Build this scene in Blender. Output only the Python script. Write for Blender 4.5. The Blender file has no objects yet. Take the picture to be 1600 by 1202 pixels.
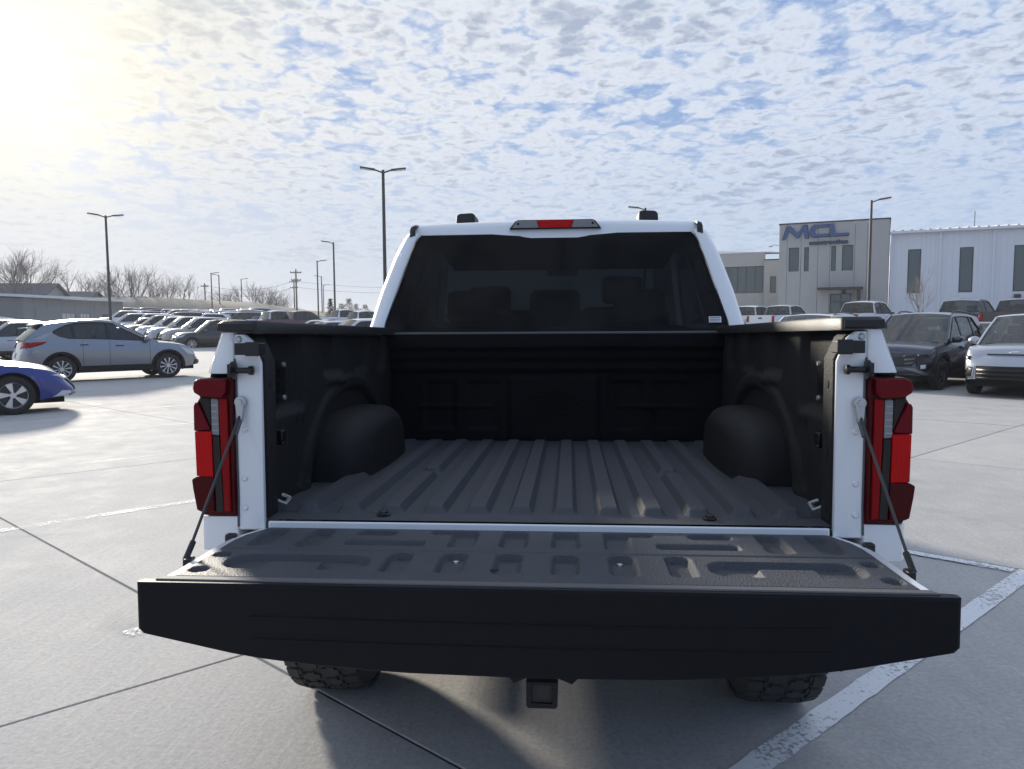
import bpy, bmesh, math, random
import numpy as np
from mathutils import Vector, Matrix
from mathutils.bvhtree import BVHTree
from mathutils.geometry import tessellate_polygon

SC = bpy.context.scene
COL = SC.collection
R = math.radians

# ------------------------------------------------------------------ camera
CAM = Vector((.0771, -2.1201, 1.53))
YAW, PITCH, ROLL = R(4.267), R(4.62), R(-.352)
cd = bpy.data.cameras.new('camera'); cam = bpy.data.objects.new('camera', cd); COL.objects.link(cam)
cd.sensor_fit = 'HORIZONTAL'; cd.sensor_width = 36; cd.lens = 36 * 1200 / 1600
cd.clip_start = .05; cd.clip_end = 5000
_F = Vector((-math.sin(YAW) * math.cos(PITCH), math.cos(YAW) * math.cos(PITCH), -math.sin(PITCH)))
_R = Vector((math.cos(YAW), math.sin(YAW), 0)); _U = _R.cross(_F)
_R2 = math.cos(ROLL) * _R + math.sin(ROLL) * _U; _U2 = -math.sin(ROLL) * _R + math.cos(ROLL) * _U
cam.matrix_world = Matrix(((_R2.x, _U2.x, -_F.x, CAM.x), (_R2.y, _U2.y, -_F.y, CAM.y), (_R2.z, _U2.z, -_F.z, CAM.z), (0, 0, 0, 1)))
SC.camera = cam
SC.render.resolution_x = 1024; SC.render.resolution_y = 769

def ray(px, py): return _F + _R2 * ((px - 800) / 1200) + _U2 * ((601 - py) / 1200)
def ground(px, py, z=0):
    d = ray(px, py); return CAM + d * ((z - CAM.z) / d.z)
def at(px, dist):            # a place on the ground in the direction of a picture column, at a distance
    d = ray(px, 504); d.z = 0; d.normalize(); p = CAM + d * dist; p.z = 0; return p

# ------------------------------------------------------------------ sky and sun
SUN_AZ, SUN_EL = R(36.5), R(16)       # left of +Y, above the horizon
SDIR = Vector((-math.sin(SUN_AZ) * math.cos(SUN_EL), math.cos(SUN_AZ) * math.cos(SUN_EL), math.sin(SUN_EL)))
W = bpy.data.worlds.new('World'); SC.world = W; W.use_nodes = True
nt = W.node_tree; N = nt.nodes; L = nt.links
for n in list(N): N.remove(n)
def nd(t, **k):
    n = N.new(t)
    for a, b in k.items():
        if a == 'inp':
            for i, v in b.items(): n.inputs[i].default_value = v
        else: setattr(n, a, b)
    return n
def mth(op, a, b=None, c=None, clamp=False):
    n = N.new('ShaderNodeMath'); n.operation = op; n.use_clamp = clamp
    for i, v in enumerate((a, b, c)):
        if v is None: continue
        if isinstance(v, (int, float)): n.inputs[i].default_value = v
        else: L.new(v, n.inputs[i])
    return n.outputs[0]
def mixc(f, a, b, bl='MIX'):
    n = N.new('ShaderNodeMix'); n.data_type = 'RGBA'; n.blend_type = bl
    for i, v in ((0, f), (6, a), (7, b)):
        if isinstance(v, (int, float)): n.inputs[i].default_value = v
        elif isinstance(v, tuple): n.inputs[i].default_value = v + (1,) if len(v) == 3 else v
        else: L.new(v, n.inputs[i])
    return n.outputs[2]
def sstep(x, a, b):
    n = N.new('ShaderNodeMapRange'); n.interpolation_type = 'SMOOTHSTEP'
    L.new(x, n.inputs[0]); n.inputs[1].default_value = a; n.inputs[2].default_value = b
    return n.outputs[0]
sky = nd('ShaderNodeTexSky', sky_type='NISHITA', sun_disc=False, sun_elevation=SUN_EL, sun_rotation=-SUN_AZ, altitude=200, air_density=1.0, dust_density=1.2, ozone_density=1.5)
tc = nd('ShaderNodeTexCoord'); sp = nd('ShaderNodeSeparateXYZ'); L.new(tc.outputs['Generated'], sp.inputs[0])
zz = mth('ADD', mth('MAXIMUM', sp.outputs[2], 0.0), .13)
cb = nd('ShaderNodeCombineXYZ'); L.new(mth('DIVIDE', sp.outputs[0], zz), cb.inputs[0]); L.new(mth('DIVIDE', sp.outputs[1], zz), cb.inputs[1])
def noise(scale, det, rough, dist=0., vec=None, off=0.):
    n = nd('ShaderNodeTexNoise', noise_dimensions='2D', inp={'Scale': scale, 'Detail': det, 'Roughness': rough, 'Distortion': dist})
    v = vec or cb.outputs[0]
    if off:
        m = nd('ShaderNodeVectorMath', operation='ADD'); L.new(v, m.inputs[0]); m.inputs[1].default_value = (off, off * .7, off * .3); v = m.outputs[0]
    L.new(v, n.inputs['Vector']); return n.outputs['Fac']
big = noise(1.15, 4, .55, .3, off=3.1)
nv_ = nd('ShaderNodeTexNoise', noise_dimensions='2D', inp={'Scale': 9., 'Detail': 5., 'Roughness': .6}); L.new(cb.outputs[0], nv_.inputs['Vector'])
sb = nd('ShaderNodeVectorMath', operation='SUBTRACT'); L.new(nv_.outputs['Color'], sb.inputs[0]); sb.inputs[1].default_value = (.5, .5, .5)
sc_ = nd('ShaderNodeVectorMath', operation='SCALE'); L.new(sb.outputs[0], sc_.inputs[0]); sc_.inputs['Scale'].default_value = .16
av = nd('ShaderNodeVectorMath', operation='ADD'); L.new(cb.outputs[0], av.inputs[0]); L.new(sc_.outputs[0], av.inputs[1])
vo = nd('ShaderNodeTexVoronoi', feature='SMOOTH_F1', voronoi_dimensions='2D', inp={'Scale': 8.5, 'Smoothness': .5, 'Randomness': 1.}); L.new(av.outputs[0], vo.inputs['Vector'])
vo2 = nd('ShaderNodeTexVoronoi', feature='SMOOTH_F1', voronoi_dimensions='2D', inp={'Scale': 21., 'Smoothness': .3, 'Randomness': 1.}); L.new(av.outputs[0], vo2.inputs['Vector'])
puff = mth('SUBTRACT', 1.0, mth('ADD', mth('MULTIPLY', vo.outputs['Distance'], .72), mth('MULTIPLY', vo2.outputs['Distance'], .42)))
fine = noise(19., 5, .6, .2, off=1.7)
dens = mth('ADD', mth('ADD', mth('MULTIPLY', big, .75), mth('MULTIPLY', puff, .62)), mth('MULTIPLY', fine, .30))
mask = sstep(dens, .54, .92)
core = sstep(dens, .82, 1.18)
# angle to the sun
dt = nd('ShaderNodeVectorMath', operation='DOT_PRODUCT'); L.new(tc.outputs['Generated'], dt.inputs[0]); dt.inputs[1].default_value = SDIR
sd = mth('MAXIMUM', dt.outputs['Value'], 0.)
glow = mth('POWER', sd, 34.); halo = mth('POWER', sd, 4.); tight = mth('POWER', sd, 190.)
back = sstep(dt.outputs['Value'], .2, -.9)
# clouds: sun-lit rims, grey-blue bellies, warm and bright towards the sun
rim = mixc(halo, mixc(back, (4.6, 5.1, 6.0), (2.3, 3.4, 5.6)), (6.2, 6.25, 6.3))
belly = mixc(halo, mixc(back, (2.35, 2.85, 3.9), (1.5, 2.1, 3.4)), (3.4, 3.8, 4.6))
cl = mixc(core, rim, belly)
cl = mixc(mth('MULTIPLY', glow, .55), cl, (7.4, 6.8, 5.2))
blue = mixc(.90, mixc(1., sky.outputs[0], (.95, 1.0, 1.12), 'MULTIPLY'), (1.8, 2.7, 4.6))
hz = sstep(sp.outputs[2], .30, .0)
hazec = mixc(halo, mixc(back, (3.9, 4.7, 5.7), (1.7, 2.6, 4.3)), (4.9, 5.15, 5.4))
skyc = mixc(mth('MULTIPLY', hz, .75), blue, hazec)
mk = mth('MULTIPLY', mask, mth('SUBTRACT', 1., mth('MULTIPLY', sstep(sp.outputs[2], .27, .0), .85)))
col = mixc(mk, skyc, cl)
col = mixc(mth('MULTIPLY', tight, .8), col, (9., 8.7, 7.2))
bg = nd('ShaderNodeBackground'); L.new(col, bg.inputs[0]); bg.inputs[1].default_value = .1
wo = nd('ShaderNodeOutputWorld'); L.new(bg.outputs[0], wo.inputs[0])

ld = bpy.data.lights.new('sun', 'SUN'); ld.energy = 4.3; ld.angle = R(5.0); ld.color = (1., .92, .79)
sun = bpy.data.objects.new('sun', ld); COL.objects.link(sun)
sun.rotation_euler = (-SDIR).to_track_quat('-Z', 'Y').to_euler()
vs = SC.view_settings; vs.view_transform = 'Standard'; vs.look = 'None'; vs.gamma = 1; vs.exposure = .58; vs.use_curve_mapping = False

# ------------------------------------------------------------------ materials
MATS = {}
def mat(name, col, rough=.5, metal=0., coat=0., var=0., vscale=8., bump=0., bscale=60., spec=.5, emit=0., trans=None):
    if name in MATS: return MATS[name]
    m = bpy.data.materials.new(name); m.use_nodes = True; t = m.node_tree; b = t.nodes['Principled BSDF']
    b.inputs['Base Color'].default_value = (*col, 1); b.inputs['Roughness'].default_value = rough; b.inputs['Metallic'].default_value = metal
    b.inputs['Coat Weight'].default_value = coat; b.inputs['Coat Roughness'].default_value = .04; b.inputs['Specular IOR Level'].default_value = spec
    if var or bump:
        c = t.nodes.new('ShaderNodeTexCoord')
    if var:
        n = t.nodes.new('ShaderNodeTexNoise'); n.inputs['Scale'].default_value = vscale; n.inputs['Detail'].default_value = 7; n.inputs['Roughness'].default_value = .65
        t.links.new(c.outputs['Object'], n.inputs['Vector'])
        mx = t.nodes.new('ShaderNodeMix'); mx.data_type = 'RGBA'
        mx.inputs[6].default_value = (*[max(0, v * (1 - var)) for v in col], 1); mx.inputs[7].default_value = (*[min(1, v * (1 + var)) for v in col], 1)
        t.links.new(n.outputs['Fac'], mx.inputs[0]); t.links.new(mx.outputs[2], b.inputs['Base Color'])
        mr = t.nodes.new('ShaderNodeMapRange'); mr.inputs[3].default_value = max(.02, rough - .1); mr.inputs[4].default_value = min(1, rough + .1)
        t.links.new(n.outputs['Fac'], mr.inputs[0]); t.links.new(mr.outputs[0], b.inputs['Roughness'])
    if bump:
        n = t.nodes.new('ShaderNodeTexNoise'); n.inputs['Scale'].default_value = bscale; n.inputs['Detail'].default_value = 4
        t.links.new(c.outputs['Object'], n.inputs['Vector'])
        bp = t.nodes.new('ShaderNodeBump'); bp.inputs['Strength'].default_value = bump; bp.inputs['Distance'].default_value = .01
        t.links.new(n.outputs['Fac'], bp.inputs['Height']); t.links.new(bp.outputs[0], b.inputs['Normal'])
    MATS[name] = m; return m

def glass(name, tint, refl=1.5, rough=.0):
    if name in MATS: return MATS[name]
    m = bpy.data.materials.new(name); m.use_nodes = True; t = m.node_tree
    for n in list(t.nodes): t.nodes.remove(n)
    o = t.nodes.new('ShaderNodeOutputMaterial'); mx = t.nodes.new('ShaderNodeMixShader'); lw = t.nodes.new('ShaderNodeLayerWeight'); lw.inputs[0].default_value = .5
    pw = t.nodes.new('ShaderNodeMath'); pw.operation = 'POWER'; pw.inputs[1].default_value = 5; t.links.new(lw.outputs['Facing'], pw.inputs[0])
    f0 = ((refl - 1) / (refl + 1)) ** 2 * 1.15; f = t.nodes.new('ShaderNodeMath'); f.operation = 'MULTIPLY_ADD'; f.inputs[1].default_value = 1 - f0; f.inputs[2].default_value = f0; t.links.new(pw.outputs[0], f.inputs[0])
    tr = t.nodes.new('ShaderNodeBsdfTransparent'); tr.inputs[0].default_value = (*tint, 1)
    g = t.nodes.new('ShaderNodeBsdfGlossy'); g.inputs['Roughness'].default_value = rough
    t.links.new(f.outputs[0], mx.inputs[0]); t.links.new(tr.outputs[0], mx.inputs[1]); t.links.new(g.outputs[0], mx.inputs[2]); t.links.new(mx.outputs[0], o.inputs[0])
    MATS[name] = m; return m

# ------------------------------------------------------------------ mesh helpers
class MB:
    def __init__(s): s.v = []; s.f = []
    def add(s, vs, fs):
        o = len(s.v); s.v += [tuple(v) for v in vs]; s.f += [tuple(i + o for i in f) for f in fs]; return s
    def box(s, x0, x1, y0, y1, z0, z1):
        return s.add([(x0, y0, z0), (x1, y0, z0), (x1, y1, z0), (x0, y1, z0), (x0, y0, z1), (x1, y0, z1), (x1, y1, z1), (x0, y1, z1)],
                     [(3, 2, 1, 0), (4, 5, 6, 7), (0, 1, 5, 4), (1, 2, 6, 5), (2, 3, 7, 6), (3, 0, 4, 7)])
    def hexa(s, p):      # eight corners, bottom ring then top ring
        return s.add(p, [(3, 2, 1, 0), (4, 5, 6, 7), (0, 1, 5, 4), (1, 2, 6, 5), (2, 3, 7, 6), (3, 0, 4, 7)])
    def grid(s, rows, closed=False):
        n = len(rows[0]); o = len(s.v)
        for r in rows: s.v += [tuple(p) for p in r]
        m = n if closed else n - 1
        for i in range(len(rows) - 1):
            for j in range(m):
                k = (j + 1) % n
                s.f.append((o + i * n + j, o + i * n + k, o + (i + 1) * n + k, o + (i + 1) * n + j))
        return s
    def tube(s, path, r, n=8, caps=True):
        path = [Vector(p) for p in path]; rs = r if isinstance(r, (list, tuple)) else [r] * len(path)
        rows = []
        for i, p in enumerate(path):
            d = (path[min(i + 1, len(path) - 1)] - path[max(i - 1, 0)]).normalized()
            a = Vector((0, 0, 1)) if abs(d.z) < .9 else Vector((1, 0, 0))
            u = d.cross(a).normalized(); w = d.cross(u)
            rows.append([p + (u * math.cos(2 * math.pi * k / n) + w * math.sin(2 * math.pi * k / n)) * rs[i] for k in range(n)])
        o = len(s.v); s.grid(rows, True)
        if caps:
            s.f.append(tuple(range(o, o + n))[::-1]); e = o + (len(path) - 1) * n; s.f.append(tuple(range(e, e + n)))
        return s
    def lathe(s, prof, n=24, c=(0, 0, 0), axis=0, closed=False):   # prof: (along axis, radius)
        rows = []
        for a, r in prof:
            row = []
            for k in range(n):
                t = 2 * math.pi * k / n; q = [0, 0, 0]; q[axis] = a; q[(axis + 1) % 3] = r * math.cos(t); q[(axis + 2) % 3] = r * math.sin(t)
                row.append((q[0] + c[0], q[1] + c[1], q[2] + c[2]))
            rows.append(row)
        if closed: rows.append(rows[0])
        return s.grid(rows, True)
    def prism(s, poly, a, b, axis=1):      # poly in the two other axes (in order), extruded from a to b
        n = len(poly); vs = []
        for v in (a, b):
            for p in poly:
                q = list(p); q.insert(axis, v); vs.append(q)
        tri = tessellate_polygon([[Vector((p[0], p[1], 0)) for p in poly]])
        fs = [tuple(t) for t in tri] + [tuple(i + n for i in t[::-1]) for t in tri]
        fs += [(i, (i + 1) % n, n + (i + 1) % n, n + i) for i in range(n)]
        return s.add(vs, fs)
    def mirror(s):
        m = MB(); m.v = [(-x, y, z) for x, y, z in s.v]; m.f = [f[::-1] for f in s.f]; return m
    def build(s, name, m, parent=None, smooth=None, bevel=0., seg=2, merge=0., loc=None, recalc=True):
        me = bpy.data.meshes.new(name); me.from_pydata(s.v, [], s.f)
        bm = bmesh.new(); bm.from_mesh(me)
        if merge: bmesh.ops.remove_doubles(bm, verts=bm.verts, dist=merge)
        if recalc: bmesh.ops.recalc_face_normals(bm, faces=bm.faces)
        bm.to_mesh(me); bm.free()
        if smooth is not None:
            me.shade_smooth()
            if smooth < 180: me.set_sharp_from_angle(angle=R(smooth))
        o = bpy.data.objects.new(name, me); COL.objects.link(o)
        if m: me.materials.append(m if not isinstance(m, str) else MATS[m])
        if parent: o.parent = parent
        if loc is not None: o.location = loc
        if bevel:
            b = o.modifiers.new('bevel', 'BEVEL'); b.width = bevel; b.segments = seg; b.limit_method = 'ANGLE'; b.angle_limit = R(35)
            if smooth is None: me.shade_smooth(); b.harden_normals = False; me.set_sharp_from_angle(angle=R(30))
        return o
def tag(o, label=None, cat=None, group=None, kind=None):
    if label: o['label'] = label
    if cat: o['category'] = cat
    if group: o['group'] = group
    if kind: o['kind'] = kind
    return o
def empty(name, loc=(0, 0, 0), rz=0., label=None, cat=None, group=None):
    o = bpy.data.objects.new(name, None); COL.objects.link(o); o.location = loc; o.rotation_euler = (0, 0, rz); o.empty_display_size = .2
    return tag(o, label, cat, group)
def copy_tree(o, parent=None, swap=None):
    c = o.copy(); COL.objects.link(c); c.parent = parent
    if swap and o.type == 'MESH' and o.data.materials and o.data.materials[0] and o.data.materials[0].name in swap:
        c.material_slots[0].link = 'OBJECT'; c.material_slots[0].material = MATS[swap[o.data.materials[0].name]]
    for ch in list(o.children): copy_tree(ch, c, swap)
    return c
def spline(pts):
    xs = [p[0] for p in pts]; ys = [p[1] for p in pts]; n = len(xs)
    ms = []
    for i in range(n):
        if i in (0, n - 1): j = 0 if i == 0 else n - 2; ms.append((ys[j + 1] - ys[j]) / (xs[j + 1] - xs[j]))
        else:
            a = (ys[i] - ys[i - 1]) / (xs[i] - xs[i - 1]); b = (ys[i + 1] - ys[i]) / (xs[i + 1] - xs[i])
            ms.append(0 if a * b <= 0 else 2 * a * b / (a + b))
    def f(x):
        if x <= xs[0]: return ys[0]
        if x >= xs[-1]: return ys[-1]
        i = 0
        while x > xs[i + 1]: i += 1
        h = xs[i + 1] - xs[i]; t = (x - xs[i]) / h
        return ys[i] * (2 * t**3 - 3 * t**2 + 1) + h * ms[i] * (t**3 - 2 * t**2 + t) + ys[i + 1] * (-2 * t**3 + 3 * t**2) + h * ms[i + 1] * (t**3 - t**2)
    return f
def ss(x, a, b):
    t = min(1., max(0., (x - a) / (b - a))); return t * t * (3 - 2 * t)
def lin(a, b, n): return [a + (b - a) * i / (n - 1) for i in range(n)]

# ------------------------------------------------------------------ ground
def concrete(name, base, dark):
    m = bpy.data.materials.new(name); m.use_nodes = True; t = m.node_tree; b = t.nodes['Principled BSDF']; nw = t.nodes.new; lk = t.links.new
    g = nw('ShaderNodeNewGeometry'); oi = nw('ShaderNodeObjectInfo')
    def nz(s, d, r, dist=0., sc=None):
        n = nw('ShaderNodeTexNoise'); n.inputs['Scale'].default_value = s; n.inputs['Detail'].default_value = d; n.inputs['Roughness'].default_value = r; n.inputs['Distortion'].default_value = dist
        if sc:
            mp = nw('ShaderNodeMapping'); mp.inputs['Scale'].default_value = sc; mp.inputs['Rotation'].default_value = (0, 0, R(-46)); lk(g.outputs['Position'], mp.inputs[0]); lk(mp.outputs[0], n.inputs['Vector'])
        else: lk(g.outputs['Position'], n.inputs['Vector'])
        return n.outputs['Fac']
    def mx(f, a, c2, bl='MIX', fac=None):
        n = nw('ShaderNodeMix'); n.data_type = 'RGBA'; n.blend_type = bl
        if fac is not None: n.inputs[0].default_value = fac
        else: lk(f, n.inputs[0])
        for i, v in ((6, a), (7, c2)):
            if isinstance(v, tuple): n.inputs[i].default_value = (*v, 1)
            else: lk(v, n.inputs[i])
        return n.outputs[2]
    def mr(x, a, c2, lo=0., hi=1.):
        n = nw('ShaderNodeMapRange'); lk(x, n.inputs[0]); n.inputs[1].default_value = a; n.inputs[2].default_value = c2; n.inputs[3].default_value = lo; n.inputs[4].default_value = hi; return n.outputs[0]
    big = nz(.32, 5, .6, .4); mid = nz(2.2, 7, .68); grit = nz(45, 4, .75); speck = nz(160, 2, .6); streak = nz(3., 5, .6, .2, (7, .5, 1))
    c = mx(mr(big, .32, .68), dark, base)
    c = mx(mr(mid, .3, .75), c, tuple(min(1, v * 1.13) for v in base), fac=None)
    c = mx(None, c, mx(mr(grit, .3, .7), (.72, .72, .73), (1.16, 1.15, 1.13)), 'MULTIPLY', .75)
    c = mx(None, c, mx(mr(streak, .35, .7), (.86, .86, .88), (1.06, 1.06, 1.05)), 'MULTIPLY', .3)
    c = mx(mr(speck, .70, .76, 0, .55), c, (.14, .135, .13))
    c = mx(mr(nz(1.1, 3, .5, .6), .62, .76, 0, .42), c, tuple(v * .6 for v in dark))
    c = mx(None, c, mx(oi.outputs['Random'], (.93, .93, .94), (1.05, 1.05, 1.04)), 'MULTIPLY', 1.)
    lk(c, b.inputs['Base Color']); lk(mr(mid, .3, .7, .75, .92), b.inputs['Roughness']); b.inputs['Specular IOR Level'].default_value = .1
    bp = nw('ShaderNodeBump'); bp.inputs['Strength'].default_value = .35; bp.inputs['Distance'].default_value = .006
    ad = nw('ShaderNodeMath'); ad.operation = 'ADD'; lk(grit, ad.inputs[0]); lk(streak, ad.inputs[1]); lk(ad.outputs[0], bp.inputs['Height']); lk(bp.outputs[0], b.inputs['Normal'])
    MATS[name] = m; return m
concrete('concrete', (.47, .46, .445), (.405, .40, .39))
mat('joint', (.045, .045, .05), .8, var=.4, vscale=30)
lot = MB().box(-1800, 1800, -1500, 2200, -.6, -.03).build('parking_lot', MATS['concrete']); tag(lot, 'wide pale concrete parking lot', 'parking lot', kind='structure')
u = Vector((math.cos(R(45.6)), math.sin(R(45.6)), 0)); v = Vector((math.cos(R(-37.5)), math.sin(R(-37.5)), 0))
# lattice origin: crossing of the two joints that run under the truck
def cross(p, d, q, e):
    k = ((q.x - p.x) * e.y - (q.y - p.y) * e.x) / (d.x * e.y - d.y * e.x); return p + d * k
O = cross(Vector((-2.1, .55, 0)), u, Vector((-.29, .39, 0)), v)
SU, SV, GAP = 3.77, 5.55, .013
def slab_mesh():
    a = GAP / 2; m = MB(); p = [u * a + v * a, u * (SU - a) + v * a, u * (SU - a) + v * (SV - a), u * a + v * (SV - a)]
    m.hexa([(q.x, q.y, -.028) for q in p] + [(q.x, q.y, 0) for q in p]); return m
sl0 = None
for i in range(-3, 14):
    for j in range(-9, 7):
        c = O + u * (SU * i) + v * (SV * j)
        if sl0 is None:
            sl0 = slab_mesh().build('concrete_slab', MATS['concrete'], lot); b = sl0.modifiers.new('bevel', 'BEVEL'); b.width = .004; b.segments = 1; s = sl0
        else:
            s = sl0.copy(); COL.objects.link(s)
        s.location = (c.x, c.y, (hash((i * 7 + j * 13) % 11) - 5) * .0003)
for i in range(-3, 15):
    a = O + u * (SU * i) + v * (SV * -9); b2 = O + u * (SU * i) + v * (SV * 7)
    MB().tube([(a.x, a.y, -.013), (b2.x, b2.y, -.013)], .0085, 6).build('joint_seal', MATS['joint'], lot)
for j in range(-9, 8):
    a = O + u * (SU * -3) + v * (SV * j); b2 = O + u * (SU * 14) + v * (SV * j)
    MB().tube([(a.x, a.y, -.0145), (b2.x, b2.y, -.0145)], .0085, 6).build('joint_seal', MATS['joint'], lot)

def paint_mat(name, lo, hi):
    m = bpy.data.materials.new(name); m.use_nodes = True; t = m.node_tree; b = t.nodes['Principled BSDF']; nw = t.nodes.new; lk = t.links.new
    b.inputs['Base Color'].default_value = (.78, .79, .80, 1); b.inputs['Roughness'].default_value = .7
    g = nw('ShaderNodeNewGeometry'); n = nw('ShaderNodeTexNoise'); n.inputs['Scale'].default_value = 48; n.inputs['Detail'].default_value = 8; n.inputs['Roughness'].default_value = .75; lk(g.outputs['Position'], n.inputs['Vector'])
    n2 = nw('ShaderNodeTexNoise'); n2.inputs['Scale'].default_value = 1.7; n2.inputs['Detail'].default_value = 4; lk(g.outputs['Position'], n2.inputs['Vector'])
    ad = nw('ShaderNodeMath'); ad.operation = 'MULTIPLY_ADD'; lk(n2.outputs['Fac'], ad.inputs[0]); ad.inputs[1].default_value = .5; lk(n.outputs['Fac'], ad.inputs[2])
    r = nw('ShaderNodeMapRange'); lk(ad.outputs[0], r.inputs[0]); r.inputs[1].default_value = lo; r.inputs[2].default_value = hi
    tr = nw('ShaderNodeBsdfTransparent'); mx = nw('ShaderNodeMixShader'); lk(r.outputs[0], mx.inputs[0]); lk(tr.outputs[0], mx.inputs[1]); lk(b.outputs[0], mx.inputs[2])
    lk(mx.outputs[0], t.nodes['Material Output'].inputs[0]); MATS[name] = m; return m
paint_mat('stall_paint', .60, .72); paint_mat('stall_paint_worn', .70, .84); paint_mat('stall_paint_faint', .78, .95)
nrm = Vector((-u.y, u.x, 0)); nv = Vector((v.y, -v.x, 0)) * -1
rnd = random.Random(5)
def stall_line(p, q, w, m, z=.0045):
    d = (q - p); n = max(2, int(d.length / .07)); d.normalize(); s = Vector((-d.y, d.x, 0)); rows = []
    for k in range(n + 1):
        c = p + (q - p) * (k / n); a = w / 2 + rnd.uniform(-.004, .004); b = w / 2 + rnd.uniform(-.004, .004)
        rows.append([c + s * a + Vector((0, 0, z)), c + s * a * .3 + Vector((0, 0, z)), c - s * b * .3 + Vector((0, 0, z)), c - s * b + Vector((0, 0, z))])
    MB().grid(rows).build('stall_line', MATS[m], lot)
base = O - nrm * O.dot(nrm)
def lp(off, t): return u * t + nrm * off      # point by offset across and distance along the stalls
# joint A sits at t0 along each line
def tA(off, k=0):
    p = nrm * off; q = cross(p, u, O + u * (SU * k), v); return (q - p).dot(u)
stall_line(lp(-.185, tA(-.185) - 3.2), lp(-.185, tA(-.185, 1) - .02), .105, 'stall_paint')
for off, m in ((2.5, 'stall_paint_worn'), (5.22, 'stall_paint_worn'), (7.92, 'stall_paint_faint'), (10.66, 'stall_paint_faint'), (13.4, 'stall_paint_faint'), (16.1, 'stall_paint_faint'), (-2.9, 'stall_paint_worn'), (-5.6, 'stall_paint_faint')):
    stall_line(lp(off, tA(off) - (.3 if off > 0 else 3)), lp(off, tA(off, 1) + (2.2 if off > 4 else 0) - .15), .10, m)
e = O + u * (SU - .075)
k0 = (Vector((2.1, 3.0, 0)) - e).dot(v); stall_line(e + v * (k0 - 4), e + v * (k0 + .74), .08, 'stall_paint', .0082)

# raised back lot on the right, behind its kerb
def rise_r(d): return -.02 + .56 * ss(d, 33, 45)
def rise_l(d): return -.02 + max(0, min(116, d) - 43) * .03
MB().grid([[at(px, d) + Vector((0, 0, rise_r(d))) for px in lin(1090, 2300, 12)] for d in [32] + lin(33, 46, 8) + [60, 80, 130]]).build('upper_lot', MATS['concrete'], smooth=60)
tag(MB().grid([[at(px, d) + Vector((0, 0, rise_l(d))) for px in lin(-500, 640, 12)] for d in [42, 43, 60, 80, 100, 118]]).build('far_lot', MATS['concrete'], smooth=60), 'gently rising far part of the concrete lot', 'parking lot', kind='structure')
tag(bpy.data.objects['upper_lot'], 'raised concrete lot beside the buildings', 'parking lot', kind='structure')

# embankment far left
mat('dry_grass', (.19, .175, .14), .95, var=.35, vscale=.35, bump=.4, bscale=3)
prof = spline([(-120, 466), (185, 466), (350, 470), (430, 476), (480, 484), (560, 489), (700, 491), (1000, 492)])
rows = []
for px in range(-120, 1001, 14):
    zt = 1.53 + (504 - prof(px)) / 1200 * 128; rr = random.Random(px)
    rows.append([at(px, 114) + Vector((0, 0, 1.6)), at(px, 120) + Vector((0, 0, max(2.3, zt * .7))), at(px, 128) + Vector((0, 0, zt + rr.uniform(-.1, .1))), at(px, 150) + Vector((0, 0, zt + .1)), at(px, 230) + Vector((0, 0, zt + .3)), at(px, 300) + Vector((0, 0, -.2))])
tag(MB().grid(rows).build('embankment', MATS['dry_grass'], smooth=60), 'long low bank of dry grass', 'embankment', kind='structure')

# ------------------------------------------------------------------ buildings
def plate(outer, holes, a, b, axis=1):
    m = MB(); allp = list(outer); idx = [len(outer)]
    for h in holes: allp += h
    tri = tessellate_polygon([[Vector((p[0], p[1], 0)) for p in poly] for poly in [outer] + holes])
    n = len(allp); vs = []
    for val in (a, b):
        for p in allp:
            q = list(p); q.insert(axis, val); vs.append(q)
    fs = [tuple(t) for t in tri] + [tuple(i + n for i in t[::-1]) for t in tri]
    o = 0
    for poly in [outer] + holes:
        k = len(poly); fs += [(o + i, o + (i + 1) % k, n + o + (i + 1) % k, n + o + i) for i in range(k)]; o += k
    return m.add(vs, fs)
def rect(x0, x1, z0, z1): return [(x0, z0), (x1, z0), (x1, z1), (x0, z1)]
def window(parent, x0, x1, z0, z1, y, gm, fm, fw=.06, mull=(), rails=()):
    fr = plate(rect(x0 + .001, x1 - .001, z0 + .001, z1 - .001), [rect(x0 + fw, x1 - fw, z0 + fw, z1 - fw)], y, y + .08)
    for q in mull: fr.box(q - fw / 2, q + fw / 2, y + .005, y + .075, z0 + fw, z1 - fw)
    for q in rails: fr.box(x0 + fw, x1 - fw, y + .006, y + .074, q - fw / 2, q + fw / 2)
    w = fr.build('window', fm, parent)
    MB().box(x0 + fw * .5, x1 - fw * .5, y + .03, y + .05, z0 + fw * .5, z1 - fw * .5).build('pane', gm, w)
    return w
mat('precast', (.40, .395, .38), .85, var=.12, vscale=1.2, bump=.15, bscale=25)
mat('siding_white', (.66, .68, .72), .55, var=.04, vscale=.6)
mat('siding_grey', (.24, .25, .27), .6, var=.06, vscale=1)
mat('trim_dark', (.03, .032, .036), .5); mat('trim_white', (.7, .71, .73), .5)
mat('office_glass', (.085, .105, .10), .06, spec=.9, metal=.35); mat('sign_blue', (.035, .085, .22), .45); mat('sign_navy', (.018, .035, .09), .5)
mat('roof_metal', (.42, .43, .45), .45, metal=.4); mat('dark_void', (.012, .012, .013), .9)
BL = empty('office_building', (16.52, 60.25, 0), R(-21.5), 'two storey grey concrete office block with blue sign and dark entrance canopy', 'building')
bounds = [0, .6, 1.62, 2.86, 3.72, 5.45, 6.3, 7.78]
wins = [(.73, 1.49, 5.36, 7.2), (1.87, 2.21, 5.34, 7.2), (3.81, 4.15, 5.31, 7.2), (4.57, 5.35, 5.31, 7.23)]
door = (3.78, 5.32, .12, 3.58)
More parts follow.
